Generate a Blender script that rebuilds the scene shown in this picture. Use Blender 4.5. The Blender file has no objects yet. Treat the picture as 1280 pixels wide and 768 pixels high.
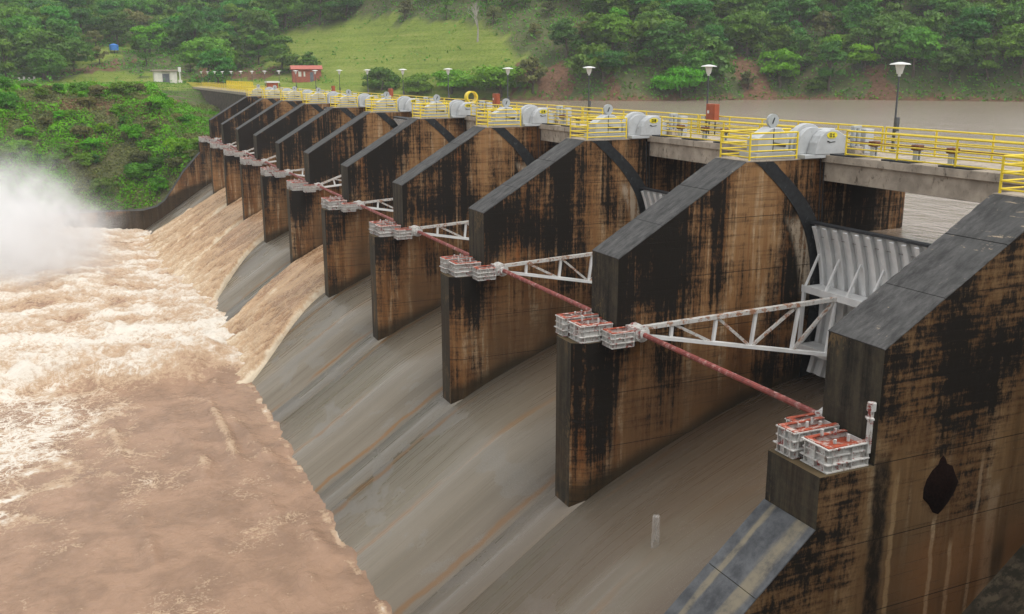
import bpy, bmesh, math, random
import numpy as np
from mathutils import Vector, Matrix
from mathutils.bvhtree import BVHTree

sc = bpy.context.scene
# ------------------------------------------------------------------ camera
CAM = np.array([-9.9545, -19.64, 3.8751])
RM = np.array([[0.9134654, -0.4069097, -0.0023213], [0.0987159, 0.2160642, 0.9713760], [0.3947608, 0.8875476, -0.2375357]])
FPX = 1199.6
cam = bpy.data.cameras.new('camera'); camo = bpy.data.objects.new('camera', cam)
sc.collection.objects.link(camo); sc.camera = camo
cam.sensor_width = 36; cam.lens = 36 * FPX / 1280; cam.clip_start = 0.1; cam.clip_end = 6000
m4 = Matrix.Identity(4)
for i in range(3):
    m4[i][0] = RM[0][i]; m4[i][1] = RM[1][i]; m4[i][2] = -RM[2][i]; m4[i][3] = CAM[i]
camo.matrix_world = m4
# ------------------------------------------------------------------ world, sun, exposure (overcast)
SUN_EL, SUN_AZ = 64.0, 150.0     # degrees; azimuth clockwise from +Y
w = bpy.data.worlds.new('World'); sc.world = w; w.use_nodes = True
wn = w.node_tree.nodes; wl = w.node_tree.links
bg = wn['Background']
sky = wn.new('ShaderNodeTexSky'); sky.sky_type = 'NISHITA'; sky.sun_disc = False
sky.sun_elevation = math.radians(SUN_EL); sky.sun_rotation = math.radians(SUN_AZ)
sky.air_density = 1.0; sky.dust_density = 6.0; sky.ozone_density = 1.0; sky.altitude = 300
hs = wn.new('ShaderNodeHueSaturation'); hs.inputs['Saturation'].default_value = 0.12
ov = wn.new('ShaderNodeMix'); ov.data_type = 'RGBA'; ov.inputs[0].default_value = 0.5      # even cloud cover over the whole dome
ov.inputs[7].default_value = (5.4, 5.55, 5.7, 1)
wl.new(sky.outputs[0], hs.inputs['Color']); wl.new(hs.outputs[0], ov.inputs[6]); wl.new(ov.outputs[2], bg.inputs['Color'])
bg.inputs['Strength'].default_value = 0.15
sun = bpy.data.lights.new('sun', 'SUN'); sun.energy = 0.6; sun.angle = math.radians(30); sun.color = (1.0, 0.97, 0.92)
suno = bpy.data.objects.new('sun', sun); sc.collection.objects.link(suno)
ca, sa = math.cos(math.radians(SUN_EL)), math.sin(math.radians(SUN_EL))
sd = Vector((math.sin(math.radians(SUN_AZ)) * ca, math.cos(math.radians(SUN_AZ)) * ca, sa))
suno.rotation_euler = sd.to_track_quat('Z', 'Y').to_euler()
sc.view_settings.view_transform = 'Standard'; sc.view_settings.look = 'None'
sc.view_settings.exposure = 0.75; sc.view_settings.gamma = 1.0; sc.view_settings.use_curve_mapping = False
sc.cycles.use_denoising = True
sc.cycles.max_bounces = 8; sc.cycles.diffuse_bounces = 3; sc.cycles.glossy_bounces = 2
sc.cycles.volume_bounces = 4; sc.cycles.volume_step_rate = 2.0; sc.cycles.volume_max_steps = 128

# ------------------------------------------------------------------ helpers
COL = sc.collection
rng = random.Random(7)
NR = np.random.default_rng(11)
ORD = ['first', 'second', 'third', 'fourth', 'fifth', 'sixth', 'seventh', 'eighth', 'ninth', 'tenth', 'eleventh', 'twelfth',
       'thirteenth', 'fourteenth', 'fifteenth', 'sixteenth', 'seventeenth', 'eighteenth', 'nineteenth', 'twentieth']

def proj(x, y, z):
    d = np.stack([np.asarray(x, float) - CAM[0], np.asarray(y, float) - CAM[1], np.asarray(z, float) - CAM[2]], -1)
    c = d @ RM.T
    return 640 + FPX * c[..., 0] / c[..., 2], 384 - FPX * c[..., 1] / c[..., 2], c[..., 2]

def tag(o, label=None, cat=None, group=None, kind=None):
    if label: o['label'] = label
    if cat: o['category'] = cat
    if group: o['group'] = group
    if kind: o['kind'] = kind
    return o

def empty(name, loc=(0, 0, 0), rz=0.0):
    o = bpy.data.objects.new(name, None); COL.objects.link(o)
    o.location = loc; o.rotation_euler = (0, 0, rz); o.empty_display_size = 0.2
    return o

def link(name, me, parent=None, loc=None):
    o = bpy.data.objects.new(name, me); COL.objects.link(o)
    if parent: o.parent = parent
    if loc is not None: o.location = loc
    return o

def copy_tree(o, parent=None):
    c = o.copy(); COL.objects.link(c); c.parent = parent
    if parent: c.matrix_parent_inverse = o.matrix_parent_inverse.copy()
    for ch in o.children: copy_tree(ch, c)
    return c

class MB:
    def __init__(s): s.v = []; s.f = []
    def add(s, v, f):
        n = len(s.v); s.v += [tuple(p) for p in v]; s.f += [tuple(i + n for i in q) for q in f]; return s
    def box(s, x0, x1, y0, y1, z0, z1):
        v = [(x0, y0, z0), (x1, y0, z0), (x1, y1, z0), (x0, y1, z0), (x0, y0, z1), (x1, y0, z1), (x1, y1, z1), (x0, y1, z1)]
        return s.add(v, [(0, 3, 2, 1), (4, 5, 6, 7), (0, 1, 5, 4), (1, 2, 6, 5), (2, 3, 7, 6), (3, 0, 4, 7)])
    def prism(s, poly, a0, a1, axis='y'):
        n = len(poly); v = []
        for a in (a0, a1):
            for p, q in poly:
                v.append({'y': (p, a, q), 'x': (a, p, q), 'z': (p, q, a)}[axis])
        f = [tuple(range(n - 1, -1, -1)), tuple(range(n, 2 * n))]
        f += [(i, (i + 1) % n, n + (i + 1) % n, n + i) for i in range(n)]
        return s.add(v, f)
    def tube(s, p, q, r, n=8, r2=None, cap=True):
        p, q = Vector(p), Vector(q); d = (q - p)
        if d.length < 1e-6: return s
        qt = d.to_track_quat('Z', 'Y'); r2 = r if r2 is None else r2
        v = []
        for c, rr in ((p, r), (q, r2)):
            for k in range(n):
                a = 2 * math.pi * k / n
                v.append(c + qt @ Vector((rr * math.cos(a), rr * math.sin(a), 0)))
        f = [(k, (k + 1) % n, n + (k + 1) % n, n + k) for k in range(n)]
        if cap: f += [tuple(range(n - 1, -1, -1)), tuple(range(n, 2 * n))]
        return s.add(v, f)
    def bar(s, p, q, a, b):
        """rectangular bar, a = width across (horizontal), b = depth"""
        p, q = Vector(p), Vector(q); d = (q - p).normalized()
        up = Vector((0, 0, 1)) if abs(d.z) < .95 else Vector((1, 0, 0))
        sd_ = d.cross(up).normalized(); u2 = sd_.cross(d).normalized()
        v = []
        for c in (p, q):
            for i, j in ((-1, -1), (1, -1), (1, 1), (-1, 1)):
                v.append(c + sd_ * (i * a / 2) + u2 * (j * b / 2))
        return s.add(v, [(3, 2, 1, 0), (4, 5, 6, 7), (0, 1, 5, 4), (1, 2, 6, 5), (2, 3, 7, 6), (3, 0, 4, 7)])
    def mesh(s, name, mat):
        me = bpy.data.meshes.new(name); me.from_pydata(s.v, [], s.f); me.update()
        bm = bmesh.new(); bm.from_mesh(me); bmesh.ops.recalc_face_normals(bm, faces=bm.faces); bm.to_mesh(me); bm.free()
        if mat: me.materials.append(mat)
        return me
    def build(s, name, mat, parent=None, bevel=0.0, smooth=False, loc=None):
        me = s.mesh(name, mat)
        if bevel:
            bm = bmesh.new(); bm.from_mesh(me)
            es = [e for e in bm.edges if len(e.link_faces) == 2 and e.calc_face_angle(0) > 0.5]
            bmesh.ops.bevel(bm, geom=es, offset=bevel, segments=1, affect='EDGES', clamp_overlap=True)
            bm.to_mesh(me); bm.free()
        if smooth:
            me.polygons.foreach_set('use_smooth', [True] * len(me.polygons))
        return link(name, me, parent, loc)

def np_mesh(name, V, F, mat, smooth=False, attrs=None):
    me = bpy.data.meshes.new(name)
    V = np.ascontiguousarray(V, np.float32); F = np.ascontiguousarray(F, np.int32)
    k = F.shape[1]
    me.vertices.add(len(V)); me.vertices.foreach_set('co', V.ravel())
    me.loops.add(F.size); me.loops.foreach_set('vertex_index', F.ravel())
    me.polygons.add(len(F)); me.polygons.foreach_set('loop_start', np.arange(0, F.size, k, dtype=np.int32))
    if smooth: me.polygons.foreach_set('use_smooth', np.ones(len(F), bool))
    for an, av in (attrs or {}).items():
        a = me.attributes.new(an, 'FLOAT', 'POINT'); a.data.foreach_set('value', np.ascontiguousarray(av, np.float32).ravel())
    me.materials.append(mat); me.update(calc_edges=True); me.validate()
    return me

def grid_faces(nu, nv):
    i = np.arange(nu - 1)[:, None] * nv + np.arange(nv - 1)[None, :]
    i = i.ravel()
    return np.stack([i, i + nv, i + nv + 1, i + 1], 1)

# gradient noise in numpy
def _hash(ix, iy, seed):
    h = (ix.astype(np.int64) * 374761393 + iy.astype(np.int64) * 668265263 + seed * 1442695041) & 0x7fffffff
    h = ((h ^ (h >> 13)) * 1274126177) & 0x7fffffff
    h = h ^ (h >> 16)
    return h
def pn(x, y, seed=0):
    x = np.asarray(x, float); y = np.asarray(y, float)
    ix = np.floor(x); iy = np.floor(y); fx = x - ix; fy = y - iy
    def g(dx, dy):
        a = (_hash(ix + dx, iy + dy, seed) % 65536) / 65536.0 * 2 * np.pi
        return np.cos(a) * (fx - dx) + np.sin(a) * (fy - dy)
    u = fx * fx * fx * (fx * (fx * 6 - 15) + 10); v = fy * fy * fy * (fy * (fy * 6 - 15) + 10)
    a = g(0, 0) * (1 - u) + g(1, 0) * u; b = g(0, 1) * (1 - u) + g(1, 1) * u
    return (a * (1 - v) + b * v) * 1.5
def fbm(x, y, seed=0, oct=4, gain=.5, lac=2.03):
    s = 0; a = 1.0; n = 0
    for o in range(oct):
        s = s + a * pn(x, y, seed + o * 17); n += a; a *= gain; x = x * lac + 3.1; y = y * lac - 1.7
    return s / n
def ridge(x, y, seed=0, oct=4, gain=.55):
    s = 0; a = 1.0; n = 0
    for o in range(oct):
        s = s + a * (1 - 2 * np.abs(pn(x, y, seed + o * 13))); n += a; a *= gain; x = x * 2.07; y = y * 2.07
    return s / n
def sst(a, b, x):
    t = np.clip((np.asarray(x, float) - a) / (b - a), 0, 1); return t * t * (3 - 2 * t)

# ------------------------------------------------------------------ node material helper
class NT:
    def __init__(s, name):
        s.m = bpy.data.materials.new(name); s.m.use_nodes = True
        s.t = s.m.node_tree; s.n = s.t.nodes; s.b = s.n['Principled BSDF']; s.out = s.n['Material Output']
    def put(s, sock, v):
        if hasattr(v, 'is_linked') or hasattr(v, 'links'): s.t.links.new(v, sock)
        else:
            if sock.type == 'RGBA' and len(v) == 3: v = (*v, 1)
            sock.default_value = v
    def new(s, t, **k):
        nd = s.n.new(t)
        for a, b in k.items(): setattr(nd, a, b)
        return nd
    def pos(s): return s.new('ShaderNodeNewGeometry').outputs['Position']
    def nrm(s): return s.new('ShaderNodeNewGeometry').outputs['True Normal']
    def obj(s): return s.new('ShaderNodeTexCoord').outputs['Object']
    def rand(s): return s.new('ShaderNodeObjectInfo').outputs['Random']
    def attr(s, nm): return s.new('ShaderNodeAttribute', attribute_name=nm).outputs['Fac']
    def xyz(s, v):
        nd = s.new('ShaderNodeSeparateXYZ'); s.put(nd.inputs[0], v); return nd.outputs
    def mp(s, v, scale=(1, 1, 1), loc=(0, 0, 0), rot=(0, 0, 0)):
        nd = s.new('ShaderNodeMapping'); s.put(nd.inputs[0], v); nd.inputs['Scale'].default_value = scale
        nd.inputs['Location'].default_value = loc; nd.inputs['Rotation'].default_value = rot; return nd.outputs[0]
    def noise(s, v, scale=1.0, detail=4.0, rough=.55, dist=0.0):
        nd = s.new('ShaderNodeTexNoise'); s.put(nd.inputs['Vector'], v); nd.inputs['Scale'].default_value = scale
        nd.inputs['Detail'].default_value = detail; nd.inputs['Roughness'].default_value = rough; nd.inputs['Distortion'].default_value = dist
        return nd.outputs[0]
    def m_(s, op, a, b=0.0, c=None, clamp=False):
        nd = s.new('ShaderNodeMath', operation=op, use_clamp=clamp); s.put(nd.inputs[0], a); s.put(nd.inputs[1], b)
        if c is not None: s.put(nd.inputs[2], c)
        return nd.outputs[0]
    def rng(s, v, a, b, c=0.0, d=1.0, smooth=True):
        nd = s.new('ShaderNodeMapRange', interpolation_type='SMOOTHSTEP' if smooth else 'LINEAR')
        s.put(nd.inputs['Value'], v)
        for i, x in zip(('From Min', 'From Max', 'To Min', 'To Max'), (a, b, c, d)): nd.inputs[i].default_value = x
        return nd.outputs[0]
    def mix(s, f, a, b, mode='MIX'):
        nd = s.new('ShaderNodeMix', data_type='RGBA', blend_type=mode, clamp_factor=True)
        s.put(nd.inputs[0], f); s.put(nd.inputs[6], a); s.put(nd.inputs[7], b); return nd.outputs[2]
    def ramp(s, f, stops):
        nd = s.new('ShaderNodeValToRGB'); s.put(nd.inputs[0], f); e = nd.color_ramp.elements
        while len(e) < len(stops): e.new(0.5)
        for x, (p, c) in zip(e, stops): x.position = p; x.color = (*c, 1)
        return nd.outputs[0]
    def bump(s, h, strength=.4, dist=.05):
        nd = s.new('ShaderNodeBump'); s.put(nd.inputs['Height'], h); nd.inputs['Strength'].default_value = strength
        nd.inputs['Distance'].default_value = dist; s.t.links.new(nd.outputs[0], s.b.inputs['Normal'])
    def fin(s, col, rough=.8, spec=.3, metal=0.0):
        s.put(s.b.inputs['Base Color'], col); s.put(s.b.inputs['Roughness'], rough)
        s.put(s.b.inputs['Specular IOR Level'], spec); s.put(s.b.inputs['Metallic'], metal); return s.m

def simple(name, col, rough=.6, var=.25, scale=6.0, spec=.3, dirt=None, dirt_amt=.45):
    n = NT(name); p = n.pos()
    f = n.noise(p, scale, 5, .6)
    c = n.mix(n.rng(f, .3, .7), tuple(x * (1 - var) for x in col), tuple(min(1, x * (1 + var * .6)) for x in col))
    if dirt is not None:
        g = n.noise(n.mp(p, (2.0, 2.0, 1.2)), 1.7, 6, .7)
        c = n.mix(n.rng(g, 1 - dirt_amt - .06, 1 - dirt_amt + .08), c, dirt)
    n.bump(f, .15, .02)
    return n.fin(c, rough, spec)

# ------------------------------------------------------------------ materials
def concrete_pier(near=False):
    n = NT('stained_concrete'); p = n.pos(); X, Y, Z = n.xyz(p)[0:3]
    nz = n.xyz(n.nrm())
    strk = n.noise(n.mp(p, (.75, .35, .06)), 1, 3, .55)
    strf = n.noise(n.mp(p, (5.5, 3.0, .13)), 1, 6, .68)
    blot = n.noise(n.mp(p, (.25, .3, .33)), 1, 3, .5)
    fine = n.noise(n.mp(p, (3.4, 3.0, 1.7)), 1, 9, .8)
    horz = n.noise(n.mp(p, (.5, .5, 5.5)), 1, 4, .6)
    spk = n.noise(n.mp(p, (10, 9, 3.5)), 1, 7, .8)
    ws = (.55, .9, 1.0, .35, .75, .5) if near else (1.0, .75, .75, 1.0, .3, .5)
    fld = n.m_('MULTIPLY', strk, ws[0])
    for tex, w_ in zip((blot, fine, strf, horz, spk), ws[1:]): fld = n.m_('ADD', fld, n.m_('MULTIPLY', tex, w_))
    fld = n.m_('ADD', fld, 1.635 - .5 * sum(ws) + (-.10 if near else 0))
    upper = n.rng(Z, -8.2, -6.6)
    tip = n.rng(X, 11.2, 9.6)
    mid = n.m_('MULTIPLY', n.rng(X, 17.6, 15.2), upper)
    fld = n.m_('ADD', fld, n.m_('MULTIPLY', upper, .10))
    fld = n.m_('ADD', fld, n.m_('MULTIPLY', n.m_('MULTIPLY', mid, n.rng(Z, -7.2, -5.2)), .16))
    fld = n.m_('ADD', fld, n.m_('MULTIPLY', n.m_('MULTIPLY', tip, n.rng(Z, -13.5, -8)), .22))
    fld = n.m_('ADD', fld, n.m_('MULTIPLY', n.rng(X, 20.2, 22.5), .10))
    if not near: fld = n.m_('ADD', fld, n.m_('MULTIPLY', n.m_('MULTIPLY', n.m_('MULTIPLY', n.rng(X, 15.2, 16.6), n.rng(X, 19.8, 18.8)), upper), -.12))
    fld = n.m_('ADD', fld, n.m_('MULTIPLY', n.m_('MULTIPLY', n.rng(Z, -9.5, -11.5), -.20), n.rng(X, 9.5, 11)))
    black = n.rng(fld, 1.67, 1.86)
    brn = n.rng(fld, 1.50, 1.72)
    warm = n.noise(n.mp(p, (.9, .5, .1), (7, 3, 0)), 1, 4, .6)
    pale = n.noise(n.mp(p, (1.6, 1.0, .12), (1, 9, 4)), 1, 5, .65)
    base = n.ramp(warm, [(.30, (.12, .056, .022)), (.44, (.215, .105, .040)), (.56, (.30, .18, .088)), (.70, (.24, .088, .026))])
    base = n.mix(n.m_('MULTIPLY', n.rng(pale, .52, .62), n.rng(fine, .38, .56)), base, (.46, .36, .24))
    base = n.mix(n.m_('MULTIPLY', n.rng(spk, .58, .68), n.m_('MULTIPLY', n.rng(strf, .42, .6), .55)), base, (.55, .46, .34))
    crest = n.m_('MULTIPLY', n.m_('MULTIPLY', n.rng(X, 14.8, 16.6), n.rng(X, 20.4, 18.6)), n.rng(Z, -8, -5))
    base = n.mix(n.m_('MULTIPLY', crest, n.rng(strf, .35, .65, .1, .6)), base, (.40, .255, .13))
    base = n.mix(n.m_('MULTIPLY', n.rng(horz, .48, .62), .35), base, (.12, .078, .045))
    if near: base = n.mix(.6, base, n.ramp(warm, [(.35, (.085, .062, .03)), (.5, (.16, .12, .065)), (.65, (.19, .145, .09))]))
    low = n.m_('MULTIPLY', n.rng(Z, -7.5, -11.5), n.rng(X, 9.4, 11.5))
    base = n.mix(n.m_('MULTIPLY', low, .85), base, n.ramp(blot, [(.35, (.055, .037, .021)), (.6, (.115, .066, .032))]))
    base = n.mix(n.m_('MULTIPLY', brn, .62), base, n.mix(fine, (.045, .022, .010), (.12, .058, .024)))
    col = n.mix(black, base, n.mix(fine, (.005, .0045, .004), (.024, .02, .016)))
    # wall colour darkened in a band close above the chute
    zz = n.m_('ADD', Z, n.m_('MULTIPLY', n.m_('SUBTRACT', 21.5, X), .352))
    base_band = n.rng(n.m_('ADD', zz, n.m_('MULTIPLY', n.m_('SUBTRACT', blot, .5), .8)), -8.9, -9.75)
    col = n.mix(n.m_('MULTIPLY', base_band, .85), col, (.026, .022, .013))
    rr = n.m_('SQRT', n.m_('ADD', n.m_('POWER', n.m_('SUBTRACT', X, 11.2), 2.0), n.m_('POWER', n.m_('ADD', Z, 7.0), 2.0)))
    cres = n.m_('MULTIPLY', n.m_('MULTIPLY', n.rng(rr, 8.9, 9.25), n.rng(rr, 9.9, 9.7)), n.m_('MULTIPLY', n.rng(Z, -7.6, -5.5), n.rng(Z, -2.4, -3.0)))
    cres = n.m_('MULTIPLY', cres, n.rng(n.m_('ADD', n.m_('MULTIPLY', strf, .5), n.m_('MULTIPLY', fine, .5)), .42, .54))
    col = n.mix(n.m_('MULTIPLY', cres, .85), col, (.50, .43, .34))
    if near:
        wob = n.m_('MULTIPLY', n.m_('SUBTRACT', n.noise(n.mp(p, (.1, .1, .9)), 1, 4, .6), .5), .35)
        for xc, z1, wd, am, cc in ((13.12, -9.35, .12, .85, (.46, .37, .25)), (13.95, -10.3, .13, .7, (.42, .33, .22)), (14.9, -7.6, .1, .5, (.40, .31, .21)), (11.35, -7.6, .14, .6, (.36, .255, .14)), (15.6, -8.6, .35, .45, (.38, .29, .2))):
            mk = n.m_('MULTIPLY', n.rng(n.m_('ABSOLUTE', n.m_('SUBTRACT', n.m_('ADD', X, wob), xc)), wd, wd * .35), n.rng(Z, z1, z1 - .5))
            col = n.mix(n.m_('MULTIPLY', n.m_('MULTIPLY', mk, n.rng(fine, .3, .55)), am), col, cc)
        mk = n.m_('MULTIPLY', n.rng(n.m_('ABSOLUTE', n.m_('SUBTRACT', n.m_('ADD', X, n.m_('MULTIPLY', wob, 1.4)), 10.75)), .42, .2), n.rng(Z, -6.8, -7.6))
        col = n.mix(n.m_('MULTIPLY', mk, n.rng(fine, .3, .55, .4, .95)), col, (.012, .01, .008))
        oc = n.m_('MULTIPLY', n.rng(Z, -9.6, -10.8), n.rng(X, 11.5, 13))
        col = n.mix(n.m_('MULTIPLY', oc, n.rng(warm, .35, .6, .15, .6)), col, (.20, .10, .042))
    # pour joints
    fr = n.m_('FRACT', n.m_('MULTIPLY', n.m_('ADD', Z, 60.0), 1 / 2.45))
    jl = n.m_('LESS_THAN', n.m_('ABSOLUTE', n.m_('SUBTRACT', fr, .5)), .007)
    fr2 = n.m_('FRACT', n.m_('MULTIPLY', n.m_('ADD', Z, 60.0), 1 / .306))
    jb = n.m_('MULTIPLY', n.m_('LESS_THAN', n.m_('ABSOLUTE', n.m_('SUBTRACT', fr2, .5)), .05), n.rng(horz, .45, .6))
    col = n.mix(n.m_('MULTIPLY', jl, .75), col, (.012, .01, .008))
    col = n.mix(n.m_('MULTIPLY', jb, .3), col, (.02, .016, .012))
    # downstream tip faces: grey green film
    tf = n.rng(n.m_('MULTIPLY', nz[0], -1.0), .55, .8)
    tipc = n.mix(n.rng(n.m_('ADD', n.m_('MULTIPLY', fine, .5), n.m_('MULTIPLY', strf, .5)), .38, .62), (.018, .019, .019), (.088, .08, .06))
    tipc = n.mix(n.rng(n.m_('ADD', n.m_('MULTIPLY', spk, .5), n.m_('MULTIPLY', blot, .5)), .56, .62), tipc, (.17, .125, .07))
    tipc = n.mix(n.m_('MULTIPLY', n.rng(n.noise(n.mp(p, (1, 1.2, .35)), 1, 5, .7), .58, .68), n.rng(Z, -6.5, -8)), tipc, (.16, .11, .06))
    col = n.mix(n.m_('MULTIPLY', tf, .9), col, tipc)
    top = n.rng(nz[2], .3, .6)
    col = n.mix(top, col, n.mix(fine, (.06, .05, .03), (.16, .12, .07)))
    h = n.m_('SUBTRACT', n.m_('ADD', n.m_('MULTIPLY', fine, .7), n.m_('MULTIPLY', horz, .5)), n.m_('MULTIPLY', n.m_('ADD', jl, n.m_('MULTIPLY', jb, .35)), 1.2))
    n.bump(h, .55, .03)
    col = n.mix(1.0, col, (.85, .79, .72), 'MULTIPLY')
    return n.fin(col, n.rng(fine, .3, .7, .7, .95), .12)

def concrete_cope():
    n = NT('weathered_coping'); p = n.pos(); X, Y, Z = n.xyz(p)[0:3]
    a = n.noise(n.mp(p, (1, 2.5, 1)), 1.2, 8, .72); b = n.noise(p, .5, 3); c = n.noise(n.mp(p, (6, 1.0, 6)), 1, 5, .7)
    col = n.mix(n.rng(a, .3, .7), (.033, .032, .031), (.096, .093, .089))
    col = n.mix(n.m_('MULTIPLY', n.rng(b, .45, .65), .5), col, (.055, .055, .052))
    wear = n.m_('MULTIPLY', n.rng(c, .60, .66), n.rng(n.m_('ADD', a, n.m_('MULTIPLY', n.rng(Y, 4, 0), n.m_('MULTIPLY', n.rng(X, 13, 16), .16))), .56, .64))
    col = n.mix(wear, col, (.33, .26, .18))
    n.bump(a, .6, .04)
    return n.fin(col, .8, .2)

def concrete_chute():
    n = NT('wet_chute_concrete'); p = n.pos(); X, Y, Z = n.xyz(p)[0:3]
    st = n.noise(n.mp(p, (.05, .55, .05)), 1, 2, .5)
    st2 = n.noise(n.mp(p, (.12, 4.0, .12)), 1, 4, .6)
    pt = n.noise(n.mp(p, (.22, .22, .22), (3, 0, 0)), 1, 5, .6, .4)
    gr = n.noise(p, 9, 6, .8)
    col = n.ramp(st, [(.28, (.15, .125, .09)), (.45, (.178, .15, .11)), (.58, (.198, .168, .126)), (.74, (.16, .133, .096))])
    col = n.mix(n.m_('MULTIPLY', n.rng(st2, .42, .62), .10), col, (.13, .118, .1))
    newc = n.m_('MULTIPLY', n.rng(pt, .535, .555), n.rng(gr, .25, .55))
    newc = n.m_('MULTIPLY', newc, n.rng(X, 9.0, 8.0))
    col = n.mix(n.m_('MULTIPLY', newc, .22), col, n.mix(gr, (.13, .135, .13), (.33, .335, .33)))
    yw = n.m_('ADD', Y, n.m_('MULTIPLY', n.m_('SUBTRACT', pt, .5), 1.6))
    fy = n.m_('MULTIPLY', n.m_('FRACT', n.m_('MULTIPLY', n.m_('ADD', yw, 30.0), 1 / 15.0)), 15.0)
    def line(c, wd):
        return n.rng(n.m_('ABSOLUTE', n.m_('SUBTRACT', fy, c)), wd, wd * .2)
    ln = n.m_('MAXIMUM', n.m_('MAXIMUM', line(14.55, .30), line(2.9, .38)), n.m_('MULTIPLY', line(9.3, .30), .7))
    ln = n.m_('MULTIPLY', ln, n.rng(n.noise(n.mp(p, (.12, .5, .12), (0, 5, 2)), 1, 3), .38, .56))
    col = n.mix(n.m_('MULTIPLY', ln, .9), col, (.21, .115, .048))
    stp = n.m_('MULTIPLY', n.rng(n.m_('ABSOLUTE', n.m_('SUBTRACT', fy, 1.15)), 1.5, .7), n.rng(X, 9.5, 8.0))
    col = n.mix(n.m_('MULTIPLY', stp, .6), col, n.mix(gr, (.095, .088, .076), (.16, .148, .125)))
    silt = n.m_('MULTIPLY', n.rng(Y, 24, 8), n.rng(st, .2, .6))
    col = n.mix(n.m_('MULTIPLY', silt, .85), col, (.125, .092, .064))
    silt2 = n.m_('MULTIPLY', n.rng(X, 8, 15), .75)
    col = n.mix(silt2, col, (.10, .066, .04))
    h = n.m_('ADD', n.m_('MULTIPLY', gr, .5), n.m_('MULTIPLY', st2, .25))
    n.bump(h, .2, .025)
    spt = n.noise(p, 26, 4, .8)
    col = n.mix(n.m_('MULTIPLY', n.m_('MULTIPLY', n.rng(spt, .56, .66), n.rng(pt, .42, .58)), .55), col, (.36, .35, .32))
    ro = n.rng(n.m_('ADD', st2, n.m_('MULTIPLY', newc, .4)), .35, .8, .24, .6)
    return n.fin(col, ro, .28)

def water_mat(name, brown, mid, cream, foam_scale=1.0, rough=.16):
    n = NT(name); p = n.pos(); f = n.attr('foam')
    a = n.noise(n.mp(p, (1, 1, 1)), 2.2 * foam_scale, 8, .7, .8); b = n.noise(p, .35, 4, .6, .5)
    g = n.noise(p, 7.0 * foam_scale, 7, .75, .6)
    ff = n.m_('ADD', f, n.m_('MULTIPLY', n.m_('SUBTRACT', a, .5), 1.1))
    ff = n.m_('ADD', ff, n.m_('MULTIPLY', n.m_('SUBTRACT', g, .5), .7))
    ln = n.m_('ABSOLUTE', n.m_('SUBTRACT', n.noise(n.mp(p, (1, .8, 1), (3, 1, 0)), .55, 7, .62, 1.6), .5))
    msk = n.m_('ADD', n.m_('MULTIPLY', n.rng(n.noise(p, .16, 4, .6, .4), .50, .70), .3), n.attr('lace'))
    ln2 = n.m_('ABSOLUTE', n.m_('SUBTRACT', n.noise(n.mp(p, (.8, 1, 1), (9, 4, 0)), 1.5, 6, .65, 1.2), .5))
    ln = n.m_('MINIMUM', ln, n.m_('MULTIPLY', ln2, 1.5))
    ff = n.m_('ADD', ff, n.m_('MULTIPLY', n.m_('MULTIPLY', n.rng(ln, .05, .0), msk), .9))
    base = n.mix(n.rng(b, .35, .65), tuple(x * .80 for x in brown), tuple(x * 1.08 for x in brown))
    c = n.mix(n.rng(ff, .22, .55), base, mid)
    c = n.mix(n.rng(ff, .5, .95), c, cream)
    h = n.m_('ADD', n.m_('MULTIPLY', n.noise(n.mp(p, (1.0, .8, 1)), 1.9, 9, .7, .9), 1.5), n.m_('MULTIPLY', g, n.m_('MULTIPLY_ADD', f, .5, .08)))
    n.bump(h, .75, .16)
    n.b.inputs['IOR'].default_value = 1.33
    return n.fin(c, n.m_('ADD', rough, n.m_('MULTIPLY', n.rng(ff, .2, .7), .5)), .4)

def reservoir_mat():
    n = NT('silty_reservoir'); p = n.pos()
    b = n.noise(n.mp(p, (.05, .05, 1)), 1, 4)
    c = n.mix(b, (.235, .18, .135), (.27, .21, .16))
    h = n.m_('ADD', n.noise(n.mp(p, (.9, .45, 1), rot=(0, 0, .5)), 1, 5, .6), n.m_('MULTIPLY', n.noise(n.mp(p, (.2, .1, 1), rot=(0, 0, .4)), 1, 2, .5), 1.5))
    n.bump(h, .9, .22)
    n.b.inputs['IOR'].default_value = 1.33
    return n.fin(c, .2, 1.0)

def steel_white(name='white_painted_steel', red=.4, rustc=(.28, .05, .035)):
    n = NT(name); p = n.pos()
    a = n.noise(p, 2.6, 7, .78); b = n.noise(n.mp(p, (1, 1, .4)), 7, 6, .75)
    c = n.mix(n.rng(b, .4, .75), (.56, .55, .52), (.40, .375, .34))
    c = n.mix(n.rng(a, 1 - red, 1.06 - red), c, rustc)
    c = n.mix(n.rng(b, .57, .68), c, (.17, .085, .05))
    n.bump(b, .2, .01)
    return n.fin(c, .5, .4)

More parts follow.
